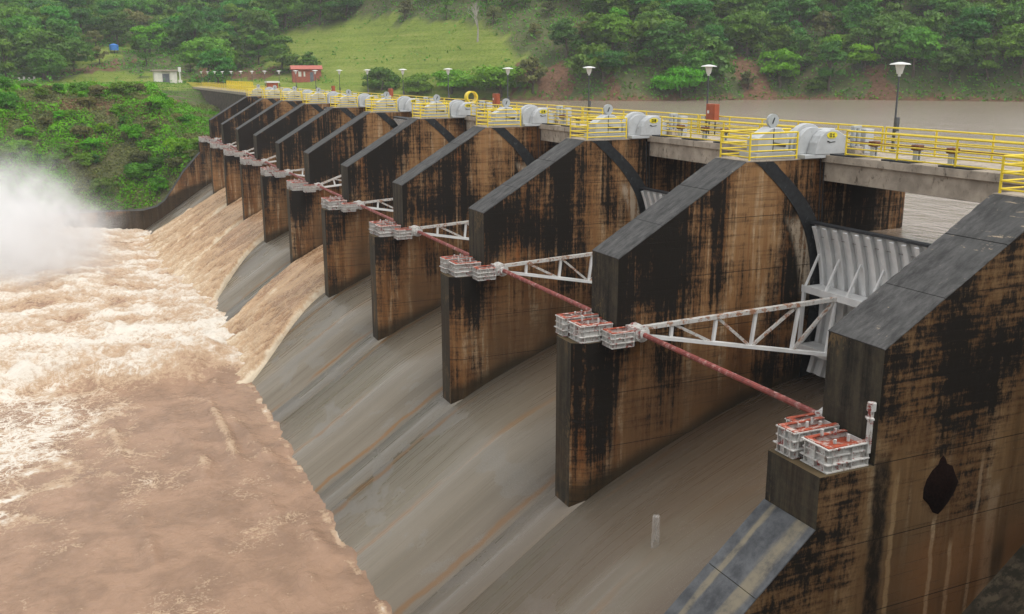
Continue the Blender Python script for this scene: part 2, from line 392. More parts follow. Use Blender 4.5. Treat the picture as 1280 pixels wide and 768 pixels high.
def foliage(name, dark, light, alt, scale=.25):
    n = NT(name); p = n.pos(); o = n.rand()
    a = n.noise(p, scale, 4, .6); b = n.noise(p, 3.5, 3, .7)
    c = n.mix(n.rng(a, .3, .7), dark, light)
    c = n.mix(n.m_('MULTIPLY', n.rng(b, .4, .7), .5), c, alt)
    hsv = n.new('ShaderNodeHueSaturation'); n.put(hsv.inputs['Color'], c)
    n.put(hsv.inputs['Hue'], n.m_('MULTIPLY_ADD', o, .05, .487)); n.put(hsv.inputs['Value'], n.m_('MULTIPLY_ADD', n.m_('FRACT', n.m_('MULTIPLY', o, 7.31)), .6, .7))
    n.put(hsv.inputs['Saturation'], 1.22)
    col = hsv.outputs[0]
    tr = n.new('ShaderNodeBsdfTranslucent'); n.put(tr.inputs[0], col)
    ms = n.new('ShaderNodeMixShader'); ms.inputs[0].default_value = .3
    n.fin(col, .55, .3)
    n.t.links.new(n.b.outputs[0], ms.inputs[1]); n.t.links.new(tr.outputs[0], ms.inputs[2]); n.t.links.new(ms.outputs[0], n.out.inputs[0])
    return n.m

def ground_mat():
    n = NT('hill_ground'); p = n.pos()
    md = n.attr('meadow'); so = n.attr('soil')
    a = n.noise(p, .12, 6, .65); b = n.noise(p, 1.1, 6, .7); c3 = n.noise(n.mp(p, (.03, .03, 1.1)), 1, 5, .65)
    c = n.ramp(a, [(.3, (.05, .075, .026)), (.5, (.085, .10, .04)), (.7, (.135, .12, .06))])
    gr = n.ramp(n.m_('ADD', n.m_('MULTIPLY', b, .5), n.m_('MULTIPLY', c3, .5)), [(.34, (.085, .13, .024)), (.5, (.165, .215, .036)), (.64, (.235, .245, .07))])
    c = n.mix(md, c, gr)
    sl = n.mix(n.rng(b, .3, .7), (.10, .058, .034), (.20, .11, .065))
    c = n.mix(n.rng(n.m_('ADD', so, n.m_('MULTIPLY', n.m_('SUBTRACT', b, .5), .8)), .35, .6), c, sl)
    n.bump(b, .8, .5)
    return n.fin(c, .95, .1)

M = {}
def cap_striped():
    n = NT('striped_wall_cap'); p = n.pos(); X, Y, Z = n.xyz(p)[0:3]
    a = n.noise(n.mp(p, (1.2, 1.2, 1.2)), 1.2, 8, .72); b2 = n.noise(n.mp(p, (.5, 3, .5)), 1, 4, .6)
    col = n.mix(n.rng(a, .3, .7), (.038, .04, .044), (.105, .108, .112))
    yy = n.m_('ADD', Y, n.m_('MULTIPLY', n.m_('SUBTRACT', b2, .5), .5))
    st = n.m_('MAXIMUM', n.rng(n.m_('ABSOLUTE', n.m_('SUBTRACT', yy, .5)), .34, .1), n.rng(n.m_('ABSOLUTE', n.m_('SUBTRACT', yy, 1.78)), .22, .06))
    col = n.mix(n.m_('MULTIPLY', st, n.rng(a, .3, .6, .2, .8)), col, (.21, .175, .115))
    n.bump(a, .5, .03); return n.fin(col, .75, .3)
M['capst'] = cap_striped()
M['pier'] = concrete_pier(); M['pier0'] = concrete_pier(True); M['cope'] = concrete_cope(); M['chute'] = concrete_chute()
M['deckc'] = simple('deck_concrete', (.37, .315, .25), .85, .3, 1.2, dirt=(.12, .095, .07), dirt_amt=.40)
M['wallc'] = simple('dam_wall_concrete', (.085, .064, .045), .9, .45, .8, dirt=(.02, .018, .015), dirt_amt=.45)
M['yellow'] = simple('yellow_paint', (.74, .56, .035), .45, .12, 3, spec=.4, dirt=(.45, .30, .06), dirt_amt=.30)
M['hoist'] = simple('hoist_grey_paint', (.43, .44, .44), .5, .10, 2, spec=.4, dirt=(.28, .275, .26), dirt_amt=.36)
M['disc'] = simple('disc_grey', (.36, .38, .38), .6, .15, 3)
M['plate_y'] = simple('number_plate_yellow', (.72, .60, .03), .5, .1, 5)
M['ink'] = simple('number_ink', (.05, .05, .02), .6, .1, 5)
M['rust'] = simple('rusty_steel', (.16, .065, .03), .85, .4, 5)
M['redcab'] = simple('red_oxide_cabinet', (.33, .085, .04), .6, .15, 3)
M['dark'] = simple('dark_steel', (.035, .037, .04), .6, .3, 4)
M['guide'] = simple('black_guide_steel', (.018, .02, .022), .45, .4, 4, dirt=(.10, .10, .10), dirt_amt=.36)
M['white'] = steel_white('white_painted_steel', .30); M['whitered'] = steel_white('white_red_steel', .46, (.25, .05, .04))
M['tiered'] = simple('red_pink_tie', (.22, .055, .045), .55, .35, 3, dirt=(.42, .25, .22), dirt_amt=.42)
M['redin'] = simple('red_lead', (.34, .065, .03), .6, .35, 4, dirt=(.50, .42, .37), dirt_amt=.45)
M['skin'] = simple('gate_white', (.74, .74, .725), .45, .10, 1.2, spec=.4)
M['armrust'] = steel_white('white_rust_streaked_steel', .48, (.33, .17, .10))
M['rubber'] = simple('gate_top_edge', (.04, .042, .046), .7, .3, 3)
M['lamp'] = simple('lamp_grey', (.075, .08, .085), .5, .2, 4)
M['lampw'] = simple('lamp_white', (.62, .62, .58), .4, .06, 4)
M['hutw'] = simple('hut_white', (.62, .59, .52), .8, .12, 1); M['hutd'] = simple('hut_door', (.13, .14, .16), .6, .2, 2)
M['hutr'] = simple('hut_roof_slab', (.30, .25, .21), .9, .2, 1)
M['brick'] = simple('brick_red', (.33, .10, .065), .85, .2, 2); M['roof'] = simple('red_roof', (.40, .12, .09), .8, .2, 2)
M['blue'] = simple('blue_paint', (.05, .20, .55), .5, .1, 2)
M['growth'] = simple('dark_growth', (.010, .0045, .0035), .95, .6, 14, spec=.04)
M['water'] = water_mat('silty_tail_water', (.34, .212, .137), (.48, .335, .215), (.71, .65, .56), 1.0, .14)
M['flow'] = water_mat('silty_flow', (.335, .20, .11), (.48, .325, .195), (.68, .57, .42), 1.3, .25)
M['res'] = reservoir_mat()
M['ground'] = ground_mat()
M['bark'] = simple('bark', (.09, .07, .05), .9, .3, 4); M['palebark'] = simple('pale_bark', (.33, .30, .26), .9, .2, 4)
M['leafA'] = foliage('leaf_dark', (0.047, 0.111, 0.026), (0.111, 0.215, 0.047), (0.150, 0.247, 0.065))
M['leafB'] = foliage('leaf_mid', (0.075, 0.153, 0.031), (0.156, 0.273, 0.055), (0.208, 0.293, 0.078))
M['leafC'] = foliage('leaf_bright', (0.091, 0.195, 0.029), (0.182, 0.345, 0.052), (0.247, 0.364, 0.078))
M['leafD'] = foliage('leaf_olive', (0.098, 0.107, 0.036), (0.169, 0.176, 0.065), (0.215, 0.176, 0.085))
M['grass'] = foliage('meadow_blades', (.12, .185, .03), (.18, .25, .04), (.24, .27, .07), .1)

# ================================================================== dimensions
P = 15.0; TH = 2.29; NP = 11
NX, NZ, TX, LZ, OX = 10.39, -3.83, 16.74, -7.37, 8.37
UPX = 25.85
TRX, TRZ, GR = 11.2, -7.0, 10.4
PX = np.array([-14, -8, -3, .68, 2.66, 5.08, 8.3, 9.05, 11.8, 14.3, 16.9, 19.7, 22, 24, 26.5])
PZ = np.array([-28, -25, -22.45, -20.15, -18.85, -17.2, -14.97, -14.5, -13.25, -12.2, -11.25, -10.5, -10.15, -10.25, -11.6])
_xs = np.linspace(-14, 26.5, 400); _zs = np.interp(_xs, PX, PZ)
_k = np.ones(31) / 31; _zz = np.convolve(np.pad(_zs, 15, mode='edge'), _k, 'valid')
_zz[:16] = _zs[:16]; _zz[-16:] = _zs[-16:]
def zc(x): return np.interp(x, _xs, _zz)
DZ = 0.2     # deck level
RES_Z = -3.55; POOL_Z = -20.1

# ================================================================== spillway chute
chute = empty('spillway_chute', (8, 75, -22))
tag(chute, 'long curved concrete spillway chute, wet and grey, below the row of piers', 'spillway')
def chute_slab(y0, y1, dz, nm):
    xs = np.linspace(-13, 26.3, 90); z = zc(xs) + dz
    V = []; F = []
    for y in (y0, y1):
        V += [(x, y, zz) for x, zz in zip(xs, z)]
    for y in (y0, y1):
        V += [(x, y, zz - .6) for x, zz in zip(xs, z)]
    n = len(xs); V = np.array(V)
    a = np.arange(n - 1)
    F = np.concatenate([np.stack([a, a + 1, a + 1 + n, a + n], 1), np.stack([a, a + 2 * n, a + 2 * n + 1, a + 1], 1), np.stack([a + n, a + n + 1, a + 3 * n + 1, a + 3 * n], 1)])
    me = np_mesh(nm, V, F, M['chute'], False)
    o = link(nm, me, chute); o.matrix_parent_inverse = Matrix.Translation((-8, -75, 22)); return o
for k in range(NP - 1):
    chute_slab(k * P + TH + .012, (k + 1) * P - .012, -.01, 'bay_slab')
for k in range(1, NP - 1):
    chute_slab(k * P + .006, k * P + TH - .006, 0.0, 'pier_strip_slab')
# joints filled by a base body under the slabs
b = MB(); poly = [(x, float(zc(x)) - .05) for x in np.linspace(-13, 26.2, 60)] + [(26.2, -30), (-13, -30)]
o = b.prism(poly, 0.02, 10 * P + TH - .02).build('chute_base', M['chute'], chute); o.matrix_parent_inverse = Matrix.Translation((-8, -75, 22))

# ================================================================== piers
def make_pier(first=False, last=False):
    root = empty('spillway_pier')
    b = MB()
    # upper wall
    up = [(NX, LZ), (NX, NZ), (TX, -.0), (UPX - .7, 0), (UPX, -.0), (UPX, LZ)]
    up = [(NX, LZ), (NX, NZ), (TX, 0), (UPX, 0), (UPX, LZ)]
    for y in (0, TH):
        i = len(b.v); b.v += [(x, y, z) for x, z in up]; b.f.append(tuple(range(i, i + 5)))
    for (a, c) in ((0, 1), (1, 2), (2, 3), (3, 4)):
        b.f.append((a, c, c + 5, a + 5))
    # lower wall with a chamfered nose (full width on the end piers)
    tn, tf, bk = (0.0, TH, 0.0) if (first) else (0.38, TH - .55, .62)
    plan = [(OX, tn), (OX, tf), (OX + bk, TH), (UPX, TH), (UPX, 0), (OX + bk, 0)]
    if first: plan = [(OX, 0), (OX, TH), (UPX, TH), (UPX, 0)]
    i = len(b.v); n = len(plan)
    bot = -24.0 if first else -17.5
    b.v += [(x, y, LZ) for x, y in plan] + [(x, y, bot) for x, y in plan]
    for j in range(n): b.f.append((i + j, i + (j + 1) % n, i + n + (j + 1) % n, i + n + j))
    # ledge top in front of the nose
    j = len(b.v)
    led = [(OX, tn), (OX, tf)] + ([(OX + bk, TH)] if not first else []) + [(NX, TH), (NX, 0)] + ([(OX + bk, 0)] if not first else [])
    b.v += [(x, y, LZ) for x, y in led]; b.f.append(tuple(range(j, j + len(led))))
    # upstream rounded nose
    b.prism([(UPX + 1.1 * math.sin(t), TH / 2 - (TH / 2) * math.cos(t)) for t in np.linspace(0, math.pi, 9)], -18, -.0, 'z')
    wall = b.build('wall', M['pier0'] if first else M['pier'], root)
    # sloping coping slabs with joints
    L = math.hypot(TX - NX, -NZ); ux, uz = (TX - NX) / L, -NZ / L; px, pz = -uz, ux
    cuts = [0, .335, .70, 1.0]
    for a, c in zip(cuts[:-1], cuts[1:]):
        s0, s1 = a * L + (.012 if a else -.01), c * L - (.012 if c < 1 else 0)
        e = rng.uniform(.0, .012); ns = 16; V = []; F = []
        for i in range(ns + 1):
            sg = s0 + (s1 - s0) * i / ns; ch = [rng.uniform(0, .022) if rng.random() < .8 else rng.uniform(.02, .06) for _ in range(4)]
            en = .0 if 0 < i < ns else .006
            for y, t in ((-.015, .002), (-.015, .035 + e - ch[0] * .6), (.02 + ch[0], .05 + e), (TH - .02 - ch[1], .05 + e), (TH + .015, .035 + e - ch[1] * .6), (TH + .015, .002)):
                V.append((NX + ux * sg + px * (t - (en if t > .01 else 0)), y, NZ + uz * sg + pz * (t - (en if t > .01 else 0))))
        for i in range(ns):
            for j in range(6):
                F.append((6 * i + j, 6 * i + (j + 1) % 6, 6 * (i + 1) + (j + 1) % 6, 6 * (i + 1) + j))
        F += [tuple(range(6)), tuple(6 * ns + j for j in range(6))]
        MB().add(V, F).build('coping_slab', M['cope'], root)
    q = MB(); q.box(TX, UPX, -.02, TH + .02, .003, .06); q.build('top_slab', M['deckc'], root)
    # curved guide plates for the gate on both faces
    for y0, y1 in ((-.035, 0.0), (TH, TH + .035)):
        if (first and y0 < 0) or (last and y0 > 0): continue
        q = MB(); gx = np.array([17.7, 18.7, 19.55, 20.3, 20.85, 21.15, 21.3, 21.3, 20.95]); gz = np.array([-.004, -.8, -1.6, -2.5, -3.5, -4.6, -6.0, -8.0, -10.4])
        th = np.linspace(0, 8, 33); cx_ = np.interp(th, np.arange(9), gx); cz_ = np.interp(th, np.arange(9), gz)
        kx = np.convolve(np.pad(cx_, 2, mode='edge'), np.ones(5) / 5, 'valid'); kx[0] = cx_[0]
        for _ in (0,):
            V = []
            for i, t in enumerate(th):
                hw = .46 if t > 0 else .5
                for o_ in (-hw, hw):
                    for y in (y0, y1): V.append((kx[i] + o_, y, cz_[i]))
            F = []
            for i in range(len(th) - 1):
                a = 4 * i; c = 4 * (i + 1)
                F += [(a, c, c + 2, a + 2), (a + 1, a + 3, c + 3, c + 1), (a, a + 1, c + 1, c), (a + 2, c + 2, c + 3, a + 3)]
            F += [(0, 2, 3, 1), tuple(4 * (len(th) - 1) + i for i in (0, 1, 3, 2))]
            q.add(V, F)
        q.build('gate_guide', M['guide'], root)
    return root
pier_mid = None
for k in range(NP):
    if k == 0: r = make_pier(first=True)
    elif k == NP - 1: r = make_pier(last=True)
    elif pier_mid is None: r = pier_mid = make_pier()
    else: r = copy_tree(pier_mid)
    r.location = (0, k * P, 0)
    if k == 0: lab = 'nearest concrete pier at the right edge, with a dark teardrop growth on its side'
    elif k == NP - 1: lab = 'farthest concrete pier, last in the row, beside the far training wall'
    else: lab = 'black-stained concrete pier, %s from the near end of the dam' % ORD[k]
    tag(r, lab, 'pier', 'spillway piers in a row')

# dark growth on nearest pier
def growth():
    b = MB(); c = (13.17, -8.45); n = 28; rings = 7
    prof = [(0, .95), (.12, .80), (.2, .68), (.42, .5), (.62, .25), (.74, -.05), (.68, -.35), (.45, -.65), (.2, -.88), (.05, -1.05)]
    out = [(x, z) for x, z in prof] + [(-x * .96, z + .02) for x, z in reversed(prof[1:-1])]
    V = [(c[0], -.22, c[1])]; F = []
    for r in range(1, rings + 1):
        f = r / rings; d = .22 * (1 - f ** 2.2)
        for i, (x, z) in enumerate(out):
            jt = 1 + .05 * math.sin(i * 2.7) * f
            V.append((c[0] + x * f * jt, -d - .002 + rng.uniform(-.012, .012) * (r < rings), c[1] + z * f * jt))
    m = len(out)
    for i in range(m): F.append((0, 1 + i, 1 + (i + 1) % m))
    for r in range(rings - 1):
        for i in range(m):
            a = 1 + r * m + i; bb = 1 + r * m + (i + 1) % m
            F.append((a, a + m, bb + m, bb))
    b.add(V, F); o = b.build('wall_growth', M['growth'], None, smooth=True)
    tag(o, 'dark brown teardrop-shaped growth stuck on the side of the nearest pier', 'growth')
growth()

# ================================================================== training walls (near and far)
def training_wall(y0, y1, name, label, zt, bottom, cope=True):
    root = empty(name, (0, y0, 0))
    xs = [p[0] for p in zt]
    b = MB(); poly = [(x, z) for x, z in zt] + [(xs[-1], bottom), (xs[0], bottom)]
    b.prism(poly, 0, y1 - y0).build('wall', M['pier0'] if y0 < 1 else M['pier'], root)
    q = MB(); V = []; F = []
    for i in range(len(zt) - 1):
        (xa, za), (xb, zb) = zt[i], zt[i + 1]
        d = math.hypot(xb - xa, zb - za); nseg = max(1, int(round(d / 2.6)))
        for s in range(nseg):
            t0, t1 = s / nseg, (s + 1) / nseg
            nx, nz = -(zb - za) / d, (xb - xa) / d
            if nz < 0: nx, nz = -nx, -nz
            g = .008 / d
            pts = [(xa + (xb - xa) * t + nx * h, za + (zb - za) * t + nz * h) for t, h in ((t0 + g, .002), (t1 - g, .002), (t1 - g, .05), (t0 + g, .05))]
            MB().prism(pts, -.01, y1 - y0 + .01).build('coping_slab', M['capst'] if y0 < 1 else M['cope'], root, bevel=.01)
    return tag(root, label, 'wall')
nearcap = [(OX - .002, -9.0), (4.4, -12.5), (0.5, -16.2), (-1.6, -17.7), (-4, -18.2), (-40, -18.2)]
training_wall(0.0, TH, 'training_wall', 'sloping training wall with grey coping descending from the nearest pier', nearcap, -30)
farcap = [(OX - .002, -9.1), (5.5, -12.2), (3.4, -15.2), (2.2, -16.8), (.8, -17.8), (-1.3, -18.3), (-6, -18.2), (-60, -18.2)]
training_wall(10 * P + .05, 10 * P + TH - .3, 'training_wall', 'far training wall curving down to the river under the green bank', farcap, -30, True)

# ================================================================== anchor frames on the ledges, hubs, tie pipes
def stiff_box(x0, x1, y0, y1, z0, z1, root, nm, red_floor=True):
    """open topped welded box girder with protruding flanges and stiffeners"""
    t = .03; q = MB()
    q.box(x0, x0 + t, y0, y1, z0, z1).box(x1 - t, x1, y0, y1, z0, z1)
    q.box(x0 + t, x1 - t, y0, y0 + t, z0, z1).box(x0 + t, x1 - t, y1 - t, y1, z0, z1)
    o = q.build(nm, M['whitered'], root)
    q = MB()
    for i in range(4):
        z = z0 + (z1 - z0) * i / 3
        za, zb = (z, z + .035) if i < 3 else (z, z + .035)
        e = .11 + .03 * math.sin(i * 2.3 + x0 * 5)
        q.box(x0 - e, x0 - .002, y0 - e, y1 + e, za, zb)
        q.box(x0, x1 + .0, y0 - e, y0 - .002, za, zb).box(x0, x1, y1 + .002, y1 + e, za, zb)
    q.build('flange', M['whitered'], o)
    q = MB()
    for f in (.04, .5, .96):
        y = y0 + (y1 - y0) * f; q.box(x0 - .11, x0 - .003, y - .012, y + .012, z0 + .04, z1 - .004)
    for f in (.06, .55, .98):
        x = x0 + (x1 - x0) * f; q.box(x - .012, x + .012, y0 - .11, y0 - .003, z0 + .04, z1 - .004)
    tag(q.build('stiffener', M['white'], o), kind='stuff')
    if red_floor:
        MB().box(x0 + t + .003, x1 - t - .003, y0 + t + .003, y1 - t - .003, z1 - .16, z1 - .13).build('inner_plate', M['redin'], o)
    # top rim flange in red lead
    q = MB(); z = z1 + .037
    q.box(x0 - .06, x1, y0 - .06, y0 + .09, z, z + .03).box(x0 - .06, x1, y1 - .09, y1 + .06, z, z + .03).box(x0 - .06, x0 + .10, y0 + .092, y1 - .092, z, z + .03)
    q.build('top_flange', M['redin'], o)
    return o
def make_anchor(near=True, far=True, post=False):
    root = empty('trunnion_anchor')
    z0 = LZ + .012
    stiff_box(8.62, 10.25, 1.46, 2.10, z0, z0 + .78, root, 'box_girder')
    stiff_box(8.80, 10.25, .20, 1.12, z0, z0 + .70, root, 'box_girder')
    q = MB()
    for y in (.4, .95, 1.6, 1.95):
        q.tube((9.2, y, z0 + .75), (9.2, y, z0 + .92 + .1 * math.sin(y * 9)), .05, 6).tube((9.7, y, z0 + .75), (9.7, y, z0 + .95), .05, 6)
    tag(q.build('bolt', M['whitered'], root), kind='stuff')
    for sgn, on in ((-1, near), (1, far)):
        if not on: continue
        yA, yB = (-.78, -.06) if sgn < 0 else (TH + .06, TH + .78)
        stiff_box(9.75, 10.75, yA, yB, z0 - .12, z0 + .50, root, 'bracket')
        q = MB(); yc = (yA + yB) / 2
        q.tube((TRX, yA - .02, TRZ), (TRX, yB + .02, TRZ), .36, 14).tube((TRX, yA - .12, TRZ), (TRX, yB, TRZ), .2, 12)
        q.box(10.752, 11.25, yA + .05, yB - .05, TRZ - .30, TRZ + .30)
        for a in range(6):
            t = a * math.pi / 3; q.tube((TRX + .28 * math.cos(t), yA - .06, TRZ + .28 * math.sin(t)), (TRX + .28 * math.cos(t), yA, TRZ + .28 * math.sin(t)), .04, 6)
        q.build('trunnion_hub', M['whitered'], root)
    if post:
        q = MB(); q.bar((10.2, .12, z0 + .4), (10.2, .12, z0 + 1.75), .12, .12).bar((10.2, .2, z0 + 1.5), (10.05, -.05, z0 + 1.5), .2, .05)
        q.tube((10.2, .12, z0 + 1.7), (10.2, .12, z0 + 1.95), .13, 8)
        q.build('post', M['whitered'], root)
    return root
anc_mid = None
for k in range(NP):
    if k == 0: r = make_anchor(near=False, post=True)
    elif k == NP - 1: r = make_anchor(far=False)
    elif anc_mid is None: r = anc_mid = make_anchor()
    else: r = copy_tree(anc_mid)
    r.location = (0, k * P, 0)
    tag(r, 'white and red steel anchor frame on the %s pier from the near end' % ORD[k], 'anchor frame', 'anchor frames on the pier ledges')
for k in range(NP - 1):
    q = MB(); y0, y1 = k * P + TH + .92, (k + 1) * P - .92
    root = empty('tie_pipe', (TRX, y0, TRZ)); L = y1 - y0
    q.tube((0, 0, 0), (0, L, 0), .11, 10).build('pipe', M['tiered'], root, smooth=False)
    q = MB(); q.tube((0, 0, 0), (0, .06, 0), .2, 10).tube((0, L - .06, 0), (0, L, 0), .2, 10).build('end_flange', M['whitered'], root)
    tag(root, 'red and white tie pipe spanning the %s bay from the near end' % ORD[k], 'pipe', 'tie pipes between the piers')

# ================================================================== radial gates
def arcpt(r, t): return (TRX + r * math.cos(t), TRZ + r * math.sin(t))
T0, T1 = math.radians(-17.8), math.radians(22.9)
def make_gate():
    root = empty('radial_gate', (TRX, 0, TRZ))
    def at(o): o.matrix_parent_inverse = Matrix.Translation((-TRX, 0, -TRZ)); return o
    ya, yb = TH + .06, P - .06
    th = np.linspace(T0, T1, 22); q = MB(); V = []; F = []
    for t in th:
        for r in (GR - .02, GR + .02):
            for y in (ya, yb):
                x, z = arcpt(r, t); V.append((x, y, z))
    for i in range(len(th) - 1):
        a = 4 * i; c = a + 4
        F += [(a, a + 1, c + 1, c), (a + 2, c + 2, c + 3, a + 3), (a, c, c + 2, a + 2), (a + 1, a + 3, c + 3, c + 1)]
    F += [(0, 2, 3, 1), tuple(4 * (len(th) - 1) + i for i in (0, 1, 3, 2))]
    q.add(V, F); at(q.build('skin_plate', M['skin'], root))
    # lip along the top
    x, z = arcpt(GR, T1); q = MB(); q.box(x - .25, x + .12, ya, yb, z + .002, z + .10); at(q.build('top_edge', M['rubber'], root))
    # curved vertical ribs on the downstream side
    nr = 19; me = None
    for j in range(nr):
        if me is None:
            q = MB(); V = []; F = []
            sec = [(GR - .025, -.05), (GR - .20, -.06), (GR - .26, -.13), (GR - .30, -.12), (GR - .30, .12), (GR - .26, .13), (GR - .20, .06), (GR - .025, .05)]
            ns = len(sec)
            for t in th:
                for r, y in sec:
                    x, z = arcpt(r, t); V.append((x, y, z))
            for i in range(len(th) - 1):
                for s_ in range(ns):
                    a = i * ns + s_; c = i * ns + (s_ + 1) % ns
                    F.append((a, c, c + ns, a + ns))
            F += [tuple(range(ns)), tuple((len(th) - 1) * ns + s_ for s_ in range(ns))]
            q.add(V, F); me = q.mesh('rib', M['skin'])
        o = link('rib', me, root, (0, ya + .25 + (yb - ya - .5) * j / (nr - 1), 0)); at(o)
    # horizontal girders
    for t, nm in ((math.radians(7.2), 'upper_girder'), (math.radians(-10.5), 'lower_girder')):
        q = MB(); xo, zo = arcpt(GR - .31, t); xi, zi = arcpt(GR - 1.35, t)
        q.box(xi, xo, ya + .15, yb - .15, zi - .03, zi + .03)
        q.box(xi - .04, xi - .001, ya + .15, yb - .15, zi - .22, zi + .10)
        at(q.build(nm, M['skin'], root))
    xi1, zi1 = arcpt(GR - 1.30, math.radians(7.2)); xi2, zi2 = arcpt(GR - 1.30, math.radians(-10.5))
    # braces from girder edge up to the skin
    for j in range(0, nr, 2):
        y = ya + .25 + (yb - ya - .5) * j / (nr - 1)
        x2, z2 = arcpt(GR - .30, math.radians(15.0))
        at(MB().bar((xi1 + .05, y, zi1 + .04), (x2, y, z2), .09, .09).build('brace', M['skin'], root))
    # vertical frame between the girders
    for j in range(0, nr, 3):
        y = ya + .25 + (yb - ya - .5) * j / (nr - 1)
        at(MB().bar((xi1, y, zi1 - .05), (xi2, y, zi2 + .05), .14, .14).build('frame_post', M['skin'], root))
        if j + 3 < nr:
            y2 = ya + .25 + (yb - ya - .5) * (j + 3) / (nr - 1)
            at(MB().bar((xi1 + .12, y, zi1 - .08), (xi2 + .12, y2, zi2 + .1), .10, .10).build('frame_brace', M['skin'], root))
    # arms
    for side in (0, 1):
        yT, yE = (P - .45, P - 2.5) if side == 0 else (TH + .45, TH + 2.5)
        def c_up(f): return (TRX + .25 + (20.45 - TRX - .25) * f, yT + (yE - yT) * f, TRZ + .18 + (-5.95 - TRZ - .18) * f)
        def c_lo(f): return (TRX + .25 + (20.1 - TRX - .25) * f, yT + (yE - yT) * f, TRZ - .18 + (-8.55 - TRZ + .18) * f)
        arm = at(MB().bar(c_up(0), c_up(1), .26, .17).build('arm', M['armrust'], root))
        MB().bar(c_lo(0), c_lo(1), .26, .15).build('lower_chord', M['skin'], arm)
        fs = [.14, .36, .56, .78, .97]
        for i, f in enumerate(fs):
            MB().bar(c_lo(f), c_up(f), .13, .13).build('web_post', M['skin'], arm)
        for i in range(len(fs) - 1):
            pa, pb = (c_up(fs[i]), c_lo(fs[i + 1])) if i < 2 else (c_lo(fs[i]), c_up(fs[i + 1]))
            MB().bar(pa, pb, .12, .12).build('web_diagonal', M['armrust'], arm)
    return root
FLOW = {4, 6, 7, 8}
gate0 = make_gate()
for k in range(NP - 1):
    g = gate0 if k == 0 else copy_tree(gate0)
    g.location = (TRX, k * P, TRZ)
    if k in FLOW: g.rotation_euler = (0, -math.radians(16), 0)
    tag(g, ('raised' if k in FLOW else 'closed') + ' white ribbed radial gate in the %s bay from the near end' % ORD[k], 'gate', 'radial gates between the piers')

# ================================================================== deck spans
def make_span():
    root = empty('bridge_span', (0, 0, 0))
    MB().box(20.95, 25.2, TH + .02, P - .02, DZ - .34, DZ).build('deck_slab', M['deckc'], root, bevel=.02)
    for x in (21.35, 23.1, 24.75):
        MB().box(x - .22, x + .22, TH + .03, P - .03, -1.0, DZ - .342).build('beam', M['deckc'], root, bevel=.02)
    for y in (3.4, 6.9, 9.9, 13.0):
        MB().box(20.97, 21.9, y, y + 1.5, DZ + .002, DZ + .07).build('drain_plate', M['dark'], root)
    return root
sp0 = make_span()
for k in range(NP - 1):
    s_ = sp0 if k == 0 else copy_tree(sp0); s_.location = (0, k * P, 0)
    tag(s_, 'concrete bridge span over the %s bay from the near end' % ORD[k], 'bridge', 'bridge spans over the bays')
def pier_cap(k):
    o = MB().box(20.9, 25.25, 0.0, TH, .062, DZ - .003).build('deck_block', M['deckc'], None)
    o.location = (0, k * P, 0)
    return tag(o, 'concrete deck block on top of the %s pier from the near end' % ORD[k], 'deck', 'deck blocks on the piers')
for k in range(NP): pier_cap(k)

# ================================================================== railings
RAILS = (.12, .38, .64, .88, 1.13)
def rail_run(root, pts, base, spacing, post_r=.045, rail_r=.033, height=1.15, rails=RAILS):
    pm = MB().tube((0, 0, 0), (0, 0, height), post_r, 8).mesh('post', M['yellow'])
    for a, c in zip(pts[:-1], pts[1:]):
        a, c = Vector((*a, base)), Vector((*c, base)); n = max(1, int(round((c - a).length / spacing)))
        for i in range(n + (1 if c == Vector((*pts[-1], base)) else 0)):
            link('post', pm, root, a.lerp(c, i / n))
    for h in rails:
        q = MB()
        for a, c in zip(pts[:-1], pts[1:]):
            q.tube((*a, base + h), (*c, base + h), rail_r * (1.25 if h == rails[-1] else 1), 7)
        q.build('rail', M['yellow'], root)
def span_rail(x, y0, y1):
    r = empty('guard_rail', (0, 0, 0)); rail_run(r, [(x, y0), (x, y1)], DZ, 2.9); return r
dn0 = span_rail(21.05, TH - .6, P - 1.4); up0 = span_rail(24.6, .1, P - .1)
for k in range(NP - 1):
    d = dn0 if k == 0 else copy_tree(dn0); d.location = (0, k * P, 0)
    tag(d, 'yellow downstream-side deck rail over the %s bay from the near end' % ORD[k], 'railing', 'downstream deck railings')
    u = up0 if k == 0 else copy_tree(up0); u.location = (0, k * P, 0)
    tag(u, 'yellow reservoir-side deck rail at the %s bay from the near end' % ORD[k], 'railing', 'upstream deck railings')
def plat_rail():
    r = empty('platform_rail', (0, 0, 0))
    rail_run(r, [(20.9, TH - .1), (16.95, TH - .1), (16.95, .06), (19.55, .06)], .06, 2.2, height=1.2, rails=(.14, .40, .66, .92, 1.18)); return r
pr0 = plat_rail()
for k in range(NP):
    d = pr0 if k == 0 else copy_tree(pr0); d.location = (0, k * P, 0)
    tag(d, 'yellow platform railing on top of the %s pier from the near end' % ORD[k], 'railing', 'railings round the hoist platforms')
